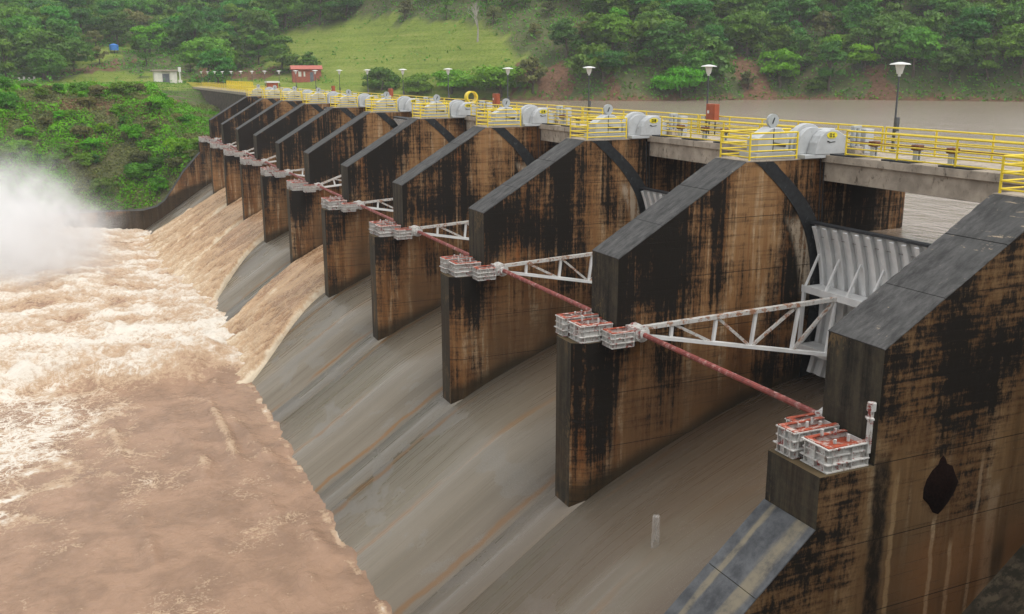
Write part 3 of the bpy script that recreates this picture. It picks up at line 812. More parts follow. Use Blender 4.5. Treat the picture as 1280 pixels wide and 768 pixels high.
# long non-overflow section
DAM1 = 282.0
lr = empty('guard_rail', (0, 0, 0)); rail_run(lr, [(20.35, 10 * P + TH + .2), (20.35, DAM1)], DZ, 2.9, .05, .04)
tag(lr, 'long dense yellow guard rail on the downstream edge of the far dam wall', 'railing')
lr = empty('guard_rail', (0, 0, 0)); rail_run(lr, [(24.6, 10 * P + .2), (24.6, DAM1)], DZ, 2.9, .05, .04)
tag(lr, 'long yellow guard rail on the reservoir edge of the far dam wall', 'railing')
fg = empty('fence', (0, 0, 0)); rail_run(fg, [(22.3, 178), (22.3, 214)], DZ, 3.0, .06, .03, 2.0, (.3, 1.95))
pm = MB().tube((0, 0, 0), (0, 0, 1.7), .022, 5).mesh('picket', M['yellow'])
for i in range(90): link('picket', pm, fg, (22.3, 178.2 + i * .398, DZ + .3))
tag(fg, 'taller orange-yellow picket fence standing on the far dam wall', 'fence')
# dam wall
dw = empty('dam_wall', (22, 10 * P + TH, 0))
q = MB(); q.prism([(20.2, -.3), (25.3, -.3), (25.6, -25), (17.0, -25), (19.2, -9)], 10 * P + TH + .04, DAM1); o = q.build('wall', M['wallc'], dw); o.matrix_parent_inverse = Matrix.Translation((-22, -10 * P - TH, 0))
q = MB(); q.box(20.0, 25.4, 10 * P + TH + .03, DAM1 + .3, -.298, DZ - .004); o = q.build('parapet_slab', M['deckc'], dw); o.matrix_parent_inverse = Matrix.Translation((-22, -10 * P - TH, 0))
tag(dw, 'dark stained concrete dam wall beyond the last pier, topped by yellow rails', 'dam')
# near abutment block beside the nearest pier (upstream of the camera's bank)
q = MB(); q.prism([(20.2, DZ - .01), (25.3, DZ - .01), (25.6, -25), (17.5, -25), (19.6, -7)], -60, -.03)
o = q.build('dam_wall', M['wallc']); tag(o, 'concrete abutment wall continuing the deck past the nearest pier', 'dam')

# ================================================================== hoists on the piers
FONT5 = {'0': ['111', '101', '101', '101', '111'], '1': ['010', '110', '010', '010', '111'], '2': ['111', '001', '111', '100', '111'], '3': ['111', '001', '111', '001', '111'], '4': ['101', '101', '111', '001', '001'], '5': ['111', '100', '111', '001', '111'], '6': ['111', '100', '111', '101', '111'], '7': ['111', '001', '010', '010', '010'], '8': ['111', '101', '111', '101', '111'], '9': ['111', '101', '111', '001', '111']}
def make_hoist():
    root = empty('gate_hoist', (0, 0, 0)); zb = .065
    MB().box(19.75, 22.25, -.28, 1.7, zb, zb + .16).build('base_frame', M['hoist'], root, bevel=.01)
    MB().box(17.55, 19.7, .35, 1.6, zb, zb + .28).build('base_frame', M['hoist'], root, bevel=.01)
    # end cover with number
    cx = 21.2; poly = [(20.3, zb + .162), (20.42, .75), (20.6, 1.05), (20.85, 1.25), (21.15, 1.33), (21.5, 1.3), (21.85, 1.12), (22.15, .92), (22.15, zb + .162)]
    cov = MB().prism(poly, -.30, .28).build('end_cover', M['hoist'], root, bevel=.025)
    MB().box(22.15, 22.42, -.2, .2, .86, 1.02).build('lifting_lug', M['hoist'], cov)
    n = 20; pl = MB().prism([(cx + .30 * math.cos(2 * math.pi * i / n), 1.08 + .15 * math.sin(2 * math.pi * i / n)) for i in range(n)], -.318, -.302).build('number_plate', M['plate_y'], cov)
    MB().bar((20.95, -.315, .82), (21.10, -.315, .76), .02, .05).bar((21.1, -.315, .76), (21.4, -.315, .79), .02, .03).build('latch', M['dark'], cov)
    # drum flanges and drum
    def arch(c, r, y0, y1, nm, zb2=zb + .163):
        pts = [(c - r, zb2)] + [(c - r * math.cos(t), .62 + r * math.sin(t)) for t in np.linspace(0, math.pi, 18)] + [(c + r, zb2)]
        return MB().prism(pts, y0, y1).build(nm, M['hoist'], root, bevel=.015)
    arch(20.62, .95, .62, .95, 'drum_cover'); arch(20.62, .80, .30, .60, 'drum_cover'); arch(20.75, .70, .97, 1.6, 'drum_cover')
    MB().box(21.35, 22.1, .5, 1.2, .9, 1.32).build('gear_motor', M['hoist'], root, bevel=.02)
    # cable
    MB().tube((21.0, -.06, -3.0), (20.85, -.06, zb), .022, 6).tube((21.18, -.06, -3.0), (21.05, -.06, zb), .022, 6).build('hoist_cable', M['dark'], root)
    # gear housing with indicator disc
    poly = [(17.75, zb + .282), (17.75, .98), (18.5, 1.42), (19.0, 1.42), (19.5, 1.02), (19.5, zb + .282)]
    gh = MB().prism(poly, .55, 1.35).build('gear_housing', M['hoist'], root, bevel=.03)
    MB().bar((18.6, .54, .35), (18.6, .54, 1.4), .02, .03).bar((18.62, .53, .72), (19.3, .53, .62), .03, .12).build('seam_bar', M['dark'], gh)
    n = 16; d = MB(); d.prism([(18.75 + .30 * math.cos(2 * math.pi * i / n), 1.73 + .30 * math.sin(2 * math.pi * i / n)) for i in range(n)], .80, .95).box(18.62, 18.88, .82, .93, 1.4, 1.5)
    ds = d.build('indicator_disc', M['disc'], gh); MB().bar((18.7, .79, 1.6), (18.8, .79, 1.86), .02, .06).build('pointer', M['dark'], ds)
    return root
h0 = make_hoist()
for k in range(1, NP):
    h = h0 if k == 1 else copy_tree(h0); h.location = (0, k * P, 0)
    tag(h, 'grey gate hoist on top of the %s pier from the near end, number plate %02d' % (ORD[k], k), 'hoist', 'gate hoists on the piers')
    cov = [c for c in h.children if c.name.startswith('end_cover')][0]
    pl = [c for c in cov.children if c.name.startswith('number_plate')][0]
    q = MB()
    for di, ch in enumerate('%02d' % k):
        for r_, row in enumerate(FONT5[ch]):
            for c_, bit in enumerate(row):
                if bit == '1':
                    x = 21.2 + (-.155 if di == 0 else .02) + c_ * .045; z = 1.08 + .085 - r_ * .036
                    q.box(x, x + .045, -.324, -.3185, z - .036, z)
    q.build('digits', M['ink'], pl)
# motor stands and shaft pedestals
def make_motor():
    r = empty('motor_stand', (0, 0, 0))
    MB().box(22.2, 22.7, -.75, -.15, DZ + .002, DZ + .35).build('plinth', M['deckc'], r, bevel=.02)
    MB().tube((22.3, -.45, DZ + .36), (22.3, -.45, DZ + 1.2), .12, 10).tube((22.58, -.45, DZ + .36), (22.58, -.45, DZ + 1.15), .12, 10).build('cylinder', M['disc'], r)
    MB().box(22.85, 23.35, -.65, -.2, DZ + .002, DZ + 1.12).build('control_box', M['hoist'], r, bevel=.02)
    MB().box(22.2, 22.7, -.55, -.35, DZ + 1.15, DZ + 1.28).build('cross_head', M['disc'], r, bevel=.02)
    return r
def make_shaft():
    r = empty('drive_shaft', (0, 0, 0))
    MB().tube((21.7, TH + .1, DZ + .62), (21.7, P - 1.0, DZ + .62), .035, 8).build('shaft', M['rust'], r)
    for y in (4.5, 8.4, 10.2, 12.6):
        pd = MB().box(21.6, 21.64, y - .12, y + .12, DZ + .072, DZ + .5).box(21.76, 21.8, y - .12, y + .12, DZ + .072, DZ + .5).box(21.58, 21.82, y - .16, y + .16, DZ + .071, DZ + .10).build('pedestal', M['hoist'], r)
        MB().box(21.52, 21.88, y - .2, y + .2, DZ + .502, DZ + .72).build('bearing', M['rust'], pd, bevel=.03)
    return r
mt0 = make_motor(); sh0 = make_shaft()
for k in range(1, NP):
    m = mt0 if k == 1 else copy_tree(mt0); m.location = (0, k * P, 0)
    tag(m, 'grey motor stand on the deck beside the %s pier from the near end' % ORD[k], 'motor', 'motor stands on the deck')
for k in range(NP - 1):
    s_ = sh0 if k == 0 else copy_tree(sh0); s_.location = (0, k * P, 0)
    tag(s_, 'rusty deck shaft on white pedestals at the %s bay from the near end' % ORD[k], 'shaft', 'drive shafts along the deck')
# lamps
def make_lamp():
    r = empty('street_lamp', (0, 0, 0))
    MB().tube((0, 0, 0), (0, 0, 1.15), .075, 10).tube((0, 0, 1.15), (0, 0, 3.45), .05, 10, .038).tube((0, 0, 0), (0, 0, .05), .14, 10).build('pole', M['lamp'], r)
    MB().box(-.09, .09, -.19, -.052, .95, 1.6).build('junction_box', M['lamp'], r)
    hd = MB().tube((0, 0, 3.45), (0, 0, 3.56), .07, 12).tube((0, 0, 3.56), (0, 0, 3.98), .12, 14, .22).build('lantern', M['lampw'], r)
    MB().tube((0, 0, 3.982), (0, 0, 4.03), .48, 20, .42).tube((0, 0, 4.03), (0, 0, 4.10), .42, 20, .10).build('shade', M['lampw'], hd)
    return r
lp0 = make_lamp()
for i in range(19):
    l = lp0 if i == 0 else copy_tree(lp0)
    y = (i + 1) * P - .2
    if y > 290: y = 290
    l.location = (25.0, y, DZ - .002 + (0 if y < 285 else .6)); 
    l.rotation_euler = (math.radians(rng.uniform(-.8, .8)), math.radians(rng.uniform(-.8, .8)), 0)
    tag(l, 'grey deck lamp post with flat white shade, %s from the right' % ORD[i], 'lamp', 'lamp posts along the deck')
# red cabinets
def make_cab():
    r = empty('hose_cabinet', (0, 0, 0))
    MB().box(-.18, .18, -.42, .42, .85, 1.85).build('cabinet_body', M['redcab'], r, bevel=.02)
    MB().box(-.215, -.182, -.36, .36, .92, 1.78).build('door', M['redcab'], r, bevel=.01)
    MB().box(-.235, -.217, .05, .22, 1.3, 1.47).build('sticker', M['lampw'], r)
    for y in (-.3, .3): MB().tube((0, y, 0), (0, y, .85), .04, 8).build('leg', M['dark'], r)
    return r
cb0 = make_cab()
for i, (y, t) in enumerate(((28.15, 'red-brown steel cabinet on legs on the deck behind the second lamp post'), (60.6, 'red-brown steel cabinet on the deck near the fourth lamp post from the right'), (92.4, 'red-brown steel cabinet on the deck near the sixth lamp post from the right'), (120.5, 'small distant red-brown steel cabinet farthest along the deck'))):
    c = cb0 if i == 0 else copy_tree(cb0); c.location = (24.25, y, DZ + .0)
    tag(c, t, 'cabinet', 'red cabinets on the deck')
# yellow ring
r = empty('cable_reel', (23.6, 65.0, DZ)); n = 22
q = MB(); V = []; F = []
for i in range(n):
    a = 2 * math.pi * i / n
    for rr, x in ((.55, -.35), (.55, .35), (.44, .35), (.44, -.35)): V.append((rr * math.cos(a), x, 1.45 + rr * math.sin(a)))
for i in range(n):
    for s_ in range(4):
        a = 4 * i + s_; c = 4 * i + (s_ + 1) % 4; a2 = 4 * ((i + 1) % n) + s_; c2 = 4 * ((i + 1) % n) + (s_ + 1) % 4
        F.append((a, c, c2, a2))
q.add(V, F).build('ring', M['yellow'], r)
MB().box(-.3, .3, -.05, .05, 0, .93).build('stand', M['yellow'], r); tag(r, 'yellow drum-shaped ring on a stand on the deck behind the hoists', 'reel')

# ================================================================== terrain
SH = np.array([(-600, 288), (26, 288), (60, 262), (90, 228), (129, 199), (171, 193), (205, 150), (240, 100), (300, 20), (420, -60), (900, -300)], float)
def dshore(x, y):
    x = np.asarray(x, float); y = np.asarray(y, float)
    best = np.full(x.shape, 1e9); sg = np.ones(x.shape)
    for (ax, ay), (bx, by) in zip(SH[:-1], SH[1:]):
        dx, dy = bx - ax, by - ay; L2 = dx * dx + dy * dy
        t = np.clip(((x - ax) * dx + (y - ay) * dy) / L2, 0, 1)
        d = np.hypot(x - ax - t * dx, y - ay - t * dy)
        s_ = np.sign(dx * (y - ay) - dy * (x - ax))
        m = d < best; best = np.where(m, d, best); sg = np.where(m, s_, sg)
    return best * sg
WX = np.array([-400, -9, -1.3, 1.3, 3.4, 5.5, 8.6, 10.4, 19.0, 24]); WZ = np.array([-18.5, -18.5, -18.6, -18.0, -15.7, -12.5, -9.6, -9.2, -11.5, -11.5])
def H(x, y):
    x = np.asarray(x, float); y = np.asarray(y, float)
    d = dshore(x, y)
    # hill
    lft = sst(110, 30, x)
    b = -4.4 + (5.2 - 0 * x) * sst(-1, 14, d)
    b = np.where(x < 40, np.maximum(b, -4.4 + 5.4 * sst(40, 14, x)), b)
    d0 = 3 + 24 * lft; sl = .50 - .27 * lft
    n1 = fbm(x * .018, y * .018, 3, 4); n2 = fbm(x * .07, y * .07, 9, 3)
    zh = b + sl * np.maximum(d - d0, 0) * (1 + .35 * n1) + (2.2 * n1 + .8 * n2) * sst(4, 30, d) + .4 * n2
    zh = np.where(zh > 30, 30 + 40 * (1 - np.exp(-(zh - 30) / 40.0)), zh)
    # brown cut above the far terrace, left
    # bank downstream
    zw = np.interp(x, WX, WZ)
    Lx = 34 + 110 * sst(4.5, 10, x)
    t = np.clip((y - 152.6) / Lx, 0, 1)
    zb = zw + (.4 - zw) * (1 - (1 - t) ** 1.7) + (1.3 * n2 + 1.2 * n1) * np.minimum(t * 5, 1) * np.minimum(1, (1.15 - t) * 3)
    zb = zb + np.clip(y - 200, 0, 90) * .006
    dn = sst(27, 22, x) * sst(292, 284, y)
    lake = np.where(d < 0, np.maximum(-4.4 + d * .25, -14), zh)
    up = np.where(d < 0, lake, zh)
    return up * (1 - dn) + zb * dn
def inpoly(u, v, poly):
    u = np.asarray(u); v = np.asarray(v); ins = np.zeros(u.shape, bool); j = len(poly) - 1
    for i in range(len(poly)):
        xi, yi = poly[i]; xj, yj = poly[j]
        c = ((yi > v) != (yj > v)) & (u < (xj - xi) * (v - yi) / (yj - yi + 1e-9) + xi)
        ins ^= c; j = i
    return ins
MEADOW = [[(318, 84), (340, 50), (395, 30), (470, 24), (565, 26), (625, 40), (640, 66), (695, 84), (690, 112), (420, 98)], [(80, 78), (130, 58), (170, 53), (170, 62), (110, 84)], [(60, 104), (100, 88), (230, 98), (245, 112), (60, 116)], [(290, 95), (420, 96), (640, 108), (700, 128), (300, 128)]]
OLIVE = [[(430, 0), (720, 0), (770, 40), (690, 80), (628, 66), (612, 44), (470, 28), (330, 12)], [(75, 84), (150, 66), (245, 70), (240, 98), (75, 104)]]
SOILP = [[(648, 82), (700, 76), (725, 92), (720, 112), (660, 108)], [(755, 95), (785, 92), (795, 112), (760, 118)], [(895, 62), (918, 64), (975, 118), (918, 124)], [(1090, 86), (1112, 82), (1135, 120), (1085, 124)], [(70, 88), (150, 72), (170, 76), (150, 86), (90, 94)], [(240, 84), (345, 84), (345, 98), (240, 97)], [(90, 122), (190, 117), (228, 130), (228, 156), (190, 142), (60, 136)], [(95, 160), (120, 172), (115, 195), (92, 180)]]
def jit(x, y, s=9): return fbm(x * .06, y * .06, 31, 3) * s
def classify(x, y, z):
    u, v, dep = proj(x, y, z)
    u = u + jit(x, y, 26) + 14 * fbm(x * .25, y * .25, 37, 2); v = v + jit(y + 50, x, 11) + 5 * fbm(x * .25, y * .25, 39, 2)
    me_ = np.zeros(u.shape); ol = np.zeros(u.shape); so = np.zeros(u.shape)
    for p_ in MEADOW: me_ = np.maximum(me_, inpoly(u, v, p_))
    for p_ in OLIVE: ol = np.maximum(ol, inpoly(u, v, p_))
    for p_ in SOILP: so = np.maximum(so, inpoly(u, v, p_))
    return me_, ol, so, u, v, dep
def terrain(name, xs, ys, skip=None):
    X, Y = np.meshgrid(xs, ys, indexing='ij'); Z = H(X, Y)
    me_, ol, so, u, v, dep = classify(X, Y, Z)
    d = dshore(X, Y)
    so = np.maximum(so * .9, np.where((X > 26) & (d < 5), .6 * sst(8, 3, d), 0))
    so = np.where(d < 1.5, np.where(X > 26, .9, so), so)
    V = np.stack([X, Y, Z], -1).reshape(-1, 3)
    F = grid_faces(len(xs), len(ys))
    me = np_mesh(name, V, F, M['ground'], True, {'meadow': me_.ravel() * 1.0, 'soil': so.ravel()})
    return me
ys = np.concatenate([np.arange(152.45, 320, 2.0), np.arange(320, 520, 4.0), np.arange(520, 701, 20)])
xs = np.concatenate([np.arange(-300, -60, 12.0), np.arange(-60, 60, 2.0), np.arange(60, 330, 3.0), np.arange(330, 601, 15.0)])
ter = link('hillside', terrain('hillside', xs, ys)); tag(ter, kind='structure')
# right hand continuation of the hill for y < 152
ys2 = np.concatenate([np.arange(-340, 40, 14.0), np.arange(40, 152.5, 3.0), [152.45]]); xs2 = np.concatenate([np.arange(170, 330, 4.0), np.arange(330, 601, 15.0)])
ter2 = link('hillside', terrain('hillside', xs2, ys2)); tag(ter2, kind='structure')
# near bank beneath the camera, beside the nearest pier
xs = np.concatenate([np.arange(-60, 30.1, 1.0)]); xs = xs[xs <= 19.9]; ysn = -np.concatenate([np.arange(0.03, 24, .8), np.arange(24, 62, 4.0)])
X, Y = np.meshgrid(xs, ysn, indexing='ij')
zwl = np.clip(-13.3 + .76 * (X - 14.7), -20.5, -9); t = np.clip(-Y / 18.6, 0, 1) ** 3
Z = zwl + (2.25 - zwl) * t + (fbm(X * .25, Y * .25, 5, 4) * .5) * np.clip(-Y * .5, .15, 1)
V = np.stack([X, Y, Z], -1).reshape(-1, 3); F = grid_faces(len(xs), len(ysn))[:, ::-1]
nb = link('riverbank', np_mesh('riverbank', V, F, simple('bank_dirt', (.055, .042, .026), .95, .6, 1.5, dirt=(.02, .017, .01), dirt_amt=.5), True, {'meadow': np.zeros(len(V)), 'soil': np.clip(.35 + .5 * fbm(X * .3, Y * .3, 8, 3), 0, 1).ravel() * .7})); tag(nb, kind='structure')

# ================================================================== reservoir
xs = np.linspace(25.9, 900, 60); ysr = np.linspace(-400, 300, 60)
b = MB(); b.v = [(25.87, -338, RES_Z), (598, -338, RES_Z), (598, 300, RES_Z), (25.87, 300, RES_Z)]; b.f = [(0, 1, 2, 3)]
ro = b.build('reservoir_water', M['res']); tag(ro, kind='structure')
# short stretch of reservoir between the gates and the piers
for k in range(NP - 1):
    b = MB(); b.v = [(20.9, k * P + TH, RES_Z), (25.87, k * P + TH, RES_Z), (25.87, k * P + P, RES_Z), (20.9, k * P + P, RES_Z)]; b.f = [(0, 1, 2, 3)]
    if k not in FLOW: tag(b.build('reservoir_water', M['res']), kind='structure')

# ================================================================== tail water
def edge_rough(x, y):
    yb = 58.5 - .10 * (x + 8) + 2.4 * fbm(x * .12, y * .02, 41, 3)
    return sst(yb - 1.3, yb + 1.8, y), yb
xs = np.arange(-46, 3.2, .22); ysp = np.concatenate([np.arange(2.4, 90, .22), np.arange(90, 150.3, .3)])
X, Y = np.meshgrid(xs, ysp, indexing='ij')
R_, yb = edge_rough(X, Y)
wx = X + 1.2 * fbm(X * .15, Y * .15, 51, 2); wy = Y + 1.2 * fbm(X * .15, Y * .15, 61, 2)
calm = .075 * fbm(wx * .30, wy * .24, 1, 3, .5) + .05 * fbm(wx * 1.1, wy * .8, 301, 4, .62) + .05 * ridge(wx * .8, wy * .6, 77, 4)
# low standing ridges parallel to the toe in the calm pool
for cx, am, ph in ((-1.9, .42, 0.), (-4.3, .34, 2.), (-.4, .26, 4.), (-8.5, .3, 6.)):
    xc = cx - .055 * (Y - 25) + .9 * fbm(Y * .09 + ph, Y * 0 + ph, 5, 3)
    calm = calm + am * np.exp(-((X - xc) / .45) ** 2) * sst(-.25, .35, fbm(Y * .14 + ph * 3, X * .2, 19, 3))
big = .28 * fbm(wx * 1.1, wy * 1.1, 205, 3, .6) + .65 * ridge(wx * .10, wy * .13, 5, 5, .6) + .55 * fbm(wx * .32, wy * .30, 15, 4, .6) + .22 * ridge(wx * .8, wy * .8, 25, 3)
roll = 1.5 * np.exp(-((Y - yb - 4.2) / 3.2) ** 2) * (1 + .5 * fbm(X * .3, Y * .3, 215, 3)) * sst(1.5, -2.5, X) + .9 * np.exp(-((Y - 98) / 9) ** 2) * sst(-3, -12, X) + .7 * np.exp(-((Y - 128) / 8) ** 2) * sst(-2, -10, X)
dip = -1.2 * sst(84, 118, Y) * sst(-16, -1, X) - .6 * sst(120, 146, Y)
calm = calm + .30 * sst(-1.2, .4, X) * fbm(Y * .45, X * .5, 421, 4, .6)
Z = POOL_Z + calm * (1 - R_) + (big * 1.0 + roll + .12) * R_ + dip
# keep tail water just over the chute where it laps up
f_r = .41 + .55 * fbm(wx * .22, wy * .25, 33, 5, .6) + .48 * np.clip(big, -.6, 1)
flat = np.exp(-((Y - 72) / 6.5) ** 2) * sst(-30, -14, X)     # smoother white sheet behind the roller
f_r = f_r + .14 * flat
lace = ridge(wx * .22, wy * .2, 91, 5, .62)
lf = sst(-6, -15, X) * sst(28, 44, Y)
f_c = .02 + .62 * np.clip(lace - .22, 0, 1) * (.5 + 1.3 * lf) + .22 * lf * sst(-.1, .5, fbm(X * .12, Y * .12, 71, 3)) + 1.3 * np.clip(calm - .17, 0, .35)
xe = .62 + .18 * fbm(Y * .35, Y * 0, 401, 3)
f_c = f_c + .55 * np.exp(-((X - xe + .1) / .22) ** 2) * sst(-.3, .3, fbm(Y * .5, X * .3, 411, 3))
foam = f_c * (1 - R_) + f_r * R_
lacea = (1 - R_) * (lf * .85 * sst(-.35, .25, fbm(X * .10, Y * .10, 171, 3)) + .28 * sst(.12, .5, fbm(X * .2, Y * .2, 181, 3))) + R_ * .25 * flat
V = np.stack([X, Y, Z], -1).reshape(-1, 3)
keep = np.ones(V.shape[0], bool)
F = grid_faces(len(xs), len(ysp))
tw = link('tail_water', np_mesh('tail_water', V, F, M['water'], True, {'foam': foam.ravel(), 'lace': lacea.ravel()})); tag(tw, kind='structure')
# river farther off, out of the frame to the left
b = MB(); b.v = [(-300, -60, POOL_Z - .3), (-45.5, -60, POOL_Z - .3), (-45.5, 152.5, POOL_Z - .3), (-300, 152.5, POOL_Z - .3)]; b.f = [(0, 1, 2, 3)]
tag(b.build('river_water', M['water']), kind='structure')

# ================================================================== water sheets running down the open bays
def flow_sheet(k, y0t, y1t, y0b, y1b, thick, seed):
    nx, ny = 210, 110
    s_ = np.linspace(0, 1, nx); xx = 20.5 + (-3.2 - 20.5) * s_
    t = np.linspace(0, 1, ny)
    S, T = np.meshgrid(s_, t, indexing='ij'); XX = 20.5 - 23.7 * S
    fan = sst(8.6, -1.2, XX) ** 1.15
    yl = y0t + (y0b - y0t) * fan; yr = y1t + (y1b - y1t) * fan
    YY = yl + (yr - yl) * T
    arc = S * 27
    q = YY - (y0t + y1t) / 2 * 1.0
    n = .30 * fbm(arc * .26, q * .62, seed, 5, .62) + .28 * ridge(arc * .15 + .9 * fbm(q * .25, arc * .15, seed + 3, 2), q * .32, seed + 5, 5, .6) + .12 * fbm(arc * .7, q * 1.6, seed + 9, 3, .6)
    n = n + .34 * sst(10, 3, XX) * fbm(arc * .45, q * .5, seed + 31, 4, .62)
    amp = (.35 + .9 * sst(9, 2, XX))
    edge = np.minimum(1, np.minimum(T, 1 - T) * 22)
    zz = zc(XX) - .05 + (thick * (1.1 - .25 * S) + n * amp) * edge ** .6
    foam = .16 + .65 * np.clip(n * 1.4 + .05, -.2, 1) + .30 * sst(6, -1, XX) + .55 * sst(.05, .008, np.minimum(T, 1 - T)) + .22 * fbm(arc * .1, q * .3, seed + 21, 3)
    V = np.stack([XX, YY, zz], -1).reshape(-1, 3)
    o = link('spillway_flow', np_mesh('spillway_flow', V, grid_faces(nx, ny), M['flow'], True, {'foam': foam.ravel()})); tag(o, kind='structure')
flow_sheet(4, 62.3, 74.98, 54.6, 72.6, .75, 100)
flow_sheet(6, 92.3, 104.98, 80.8, 103.6, .85, 200)
flow_sheet(7, 107.3, 119.98, 103.2, 120.6, .85, 300)
flow_sheet(8, 122.3, 134.98, 120.2, 139.5, .85, 400)
# thin spout of water standing on the nearest bay's chute
def spout_mat():
    n = NT('thin_water_spout'); p = n.pos()
    c = n.mix(n.noise(n.mp(p, (8, 8, 1.5)), 1, 4), (.45, .42, .38), (.62, .60, .57)); n.fin(c, .15, .5)
    tr = n.new('ShaderNodeBsdfTransparent'); ms = n.new('ShaderNodeMixShader'); n.put(ms.inputs[0], n.rng(n.noise(n.mp(p, (9, 9, .8)), 1, 3), .3, .7, .12, .5))
    n.t.links.new(tr.outputs[0], ms.inputs[1]); n.t.links.new(n.b.outputs[0], ms.inputs[2]); n.t.links.new(ms.outputs[0], n.out.inputs[0]); return n.m
b = MB(); zb_ = float(zc(9.4)) - .1; hs_ = [0, .3, .7, 1.1, 1.32, 1.42]; rs_ = [.20, .17, .16, .16, .15, .07]
for h0_, h1_, r0_, r1_ in zip(hs_[:-1], hs_[1:], rs_[:-1], rs_[1:]): b.tube((9.4, 9.9, zb_ + h0_), (9.4, 9.9, zb_ + h1_), r0_, 14, r1_, cap=False)
o = b.build('water_spout', spout_mat(), None, smooth=True); tag(o, 'thin pale upright spout of water on the chute of the nearest bay', 'spout')

# ================================================================== buildings
hut = empty('white_hut', (16.0, 300, float(H(16, 300)) - .1))
wz = 3.6
MB().box(-3.3, -1.0, -2.2, 2.2, -.6, wz).box(1.2, 3.3, -2.2, 2.2, -.6, wz).box(-.999, 1.199, -1.7, 2.2, -.6, wz).build('wall', M['hutw'], hut)
MB().box(-.85, 1.05, -1.78, -1.705, -.5, 2.9).build('door', M['hutd'], hut)
MB().box(-3.9, 3.9, -2.7, 2.7, wz + .003, wz + .5).build('roof', M['hutr'], hut, bevel=.03)
tag(hut, 'small white hut with a flat overhanging roof at the far end of the dam', 'hut')
kz = float(H(58, 292)); kio = empty('brick_house', (57.5, 291, kz), math.radians(-8))
MB().box(-4.4, 4.4, -2.5, 2.5, -.8, 3.5).build('wall', M['brick'], kio)
rf = MB().prism([(-3.2, 3.35), (0, 4.5), (3.2, 3.35), (3.1, 3.2), (-3.1, 3.2)], -4.9, 4.9, 'x').build('roof', M['roof'], kio)
for x, w_ in ((-2.2, .9), (-.8, .5)): 
    wd = MB().box(x - w_ / 2, x + w_ / 2, -2.56, -2.502, 1.1, 2.6).build('window', M['hutw'], kio)
MB().box(.9, 2.0, -2.56, -2.502, -.5, 2.4).build('door', M['hutd'], kio)
tag(kio, 'low red brick house with red roof on the far bank behind the dam', 'house')
kk = empty('white_kiosk', (31.5, 176, 0)); 
gk = empty('guard_kiosk', (23.6, 164.5, DZ)); MB().box(-.9, .9, -.9, .9, 0, 1.9).build('wall', M['redcab'], gk); MB().box(-1.15, 1.15, -1.15, 1.15, 1.903, 2.2).build('roof', M['lampw'], gk)
tag(gk, 'small kiosk with a white flat roof standing on the far deck', 'kiosk'); bpy.data.objects.remove(kk)
# small things on the far left bank
def ray_hit(u, v, bvh):
    d = (RM.T @ np.array([(u - 640) / FPX, -(v - 384) / FPX, 1.0])); d = Vector(d).normalized()
    return bvh.ray_cast(Vector(CAM), d, 2000)[0]
bvh = BVHTree.FromPolygons([v.co.copy() for v in ter.data.vertices], [tuple(p.vertices) for p in ter.data.polygons])
h = ray_hit(143, 66, bvh)
if h:
    t = empty('water_tank', h); MB().tube((0, 0, .8), (0, 0, 2.6), 1.5, 16).build('tank', M['blue'], t); MB().tube((0, 0, 2.6), (0, 0, 3.0), 1.5, 16, .4).build('lid', M['blue'], t)
    for a in range(4): MB().tube((1.1 * math.cos(a * 1.57), 1.1 * math.sin(a * 1.57), -.6), (1.1 * math.cos(a * 1.57), 1.1 * math.sin(a * 1.57), .8), .1, 6).build('leg', M['dark'], t)
    tag(t, 'bright blue tank on the grassy slope above the far bank', 'tank')
h = ray_hit(33, 104, bvh)
if h:
    t = empty('white_barrier', h)
    for i in range(4): MB().box(-2.2 + i * 1.4, -1.6 + i * 1.4, -.15, .15, -.3, 1.7 + .2 * (i % 2)).build('post', M['hutw'], t)
    MB().box(-2.1, 2.5, -.05, .05, 1.0, 1.2).build('rail', M['hutw'], t); tag(t, 'white barrier with four posts at the left edge of the far terrace', 'barrier')
h = Vector((19.2, 288, float(H(19.2, 288))))
t = empty('gate_post', h); MB().box(-.5, .5, -.5, .5, -.4, 1.3).build('base', M['hutw'], t); MB().tube((0, 0, 1.3), (0, 0, 4.6), .18, 8).build('pole', M['lampw'], t); MB().box(-.4, .4, -.3, .3, 3.6, 5.0).build('box', M['lampw'], t)
tag(t, 'pale post with a box at the far end of the yellow railing', 'post')
# grey pipe end / rock at the foot of the dam wall
def rock(name, c, r, seed, mat, label):
    bm = bmesh.new(); bmesh.ops.create_icosphere(bm, subdivisions=3, radius=1)
    for v in bm.verts:
        q_ = v.co; f = 1 + .22 * float(fbm(np.array(q_.x * 1.3 + q_.z), np.array(q_.y * 1.3 - q_.z), seed, 3)); v.co = Vector((q_.x * r[0], q_.y * r[1], q_.z * r[2])) * f
    me = bpy.data.meshes.new(name); bm.to_mesh(me); bm.free(); me.materials.append(mat); o = link(name, me, None, c); return tag(o, label, 'rock')
rock('boulder', (17.6, 196, -8.6), (3.2, 9, 3.2), 3, simple('grey_rock', (.10, .10, .105), .9, .35, .6), 'large grey rock at the foot of the dark dam wall')

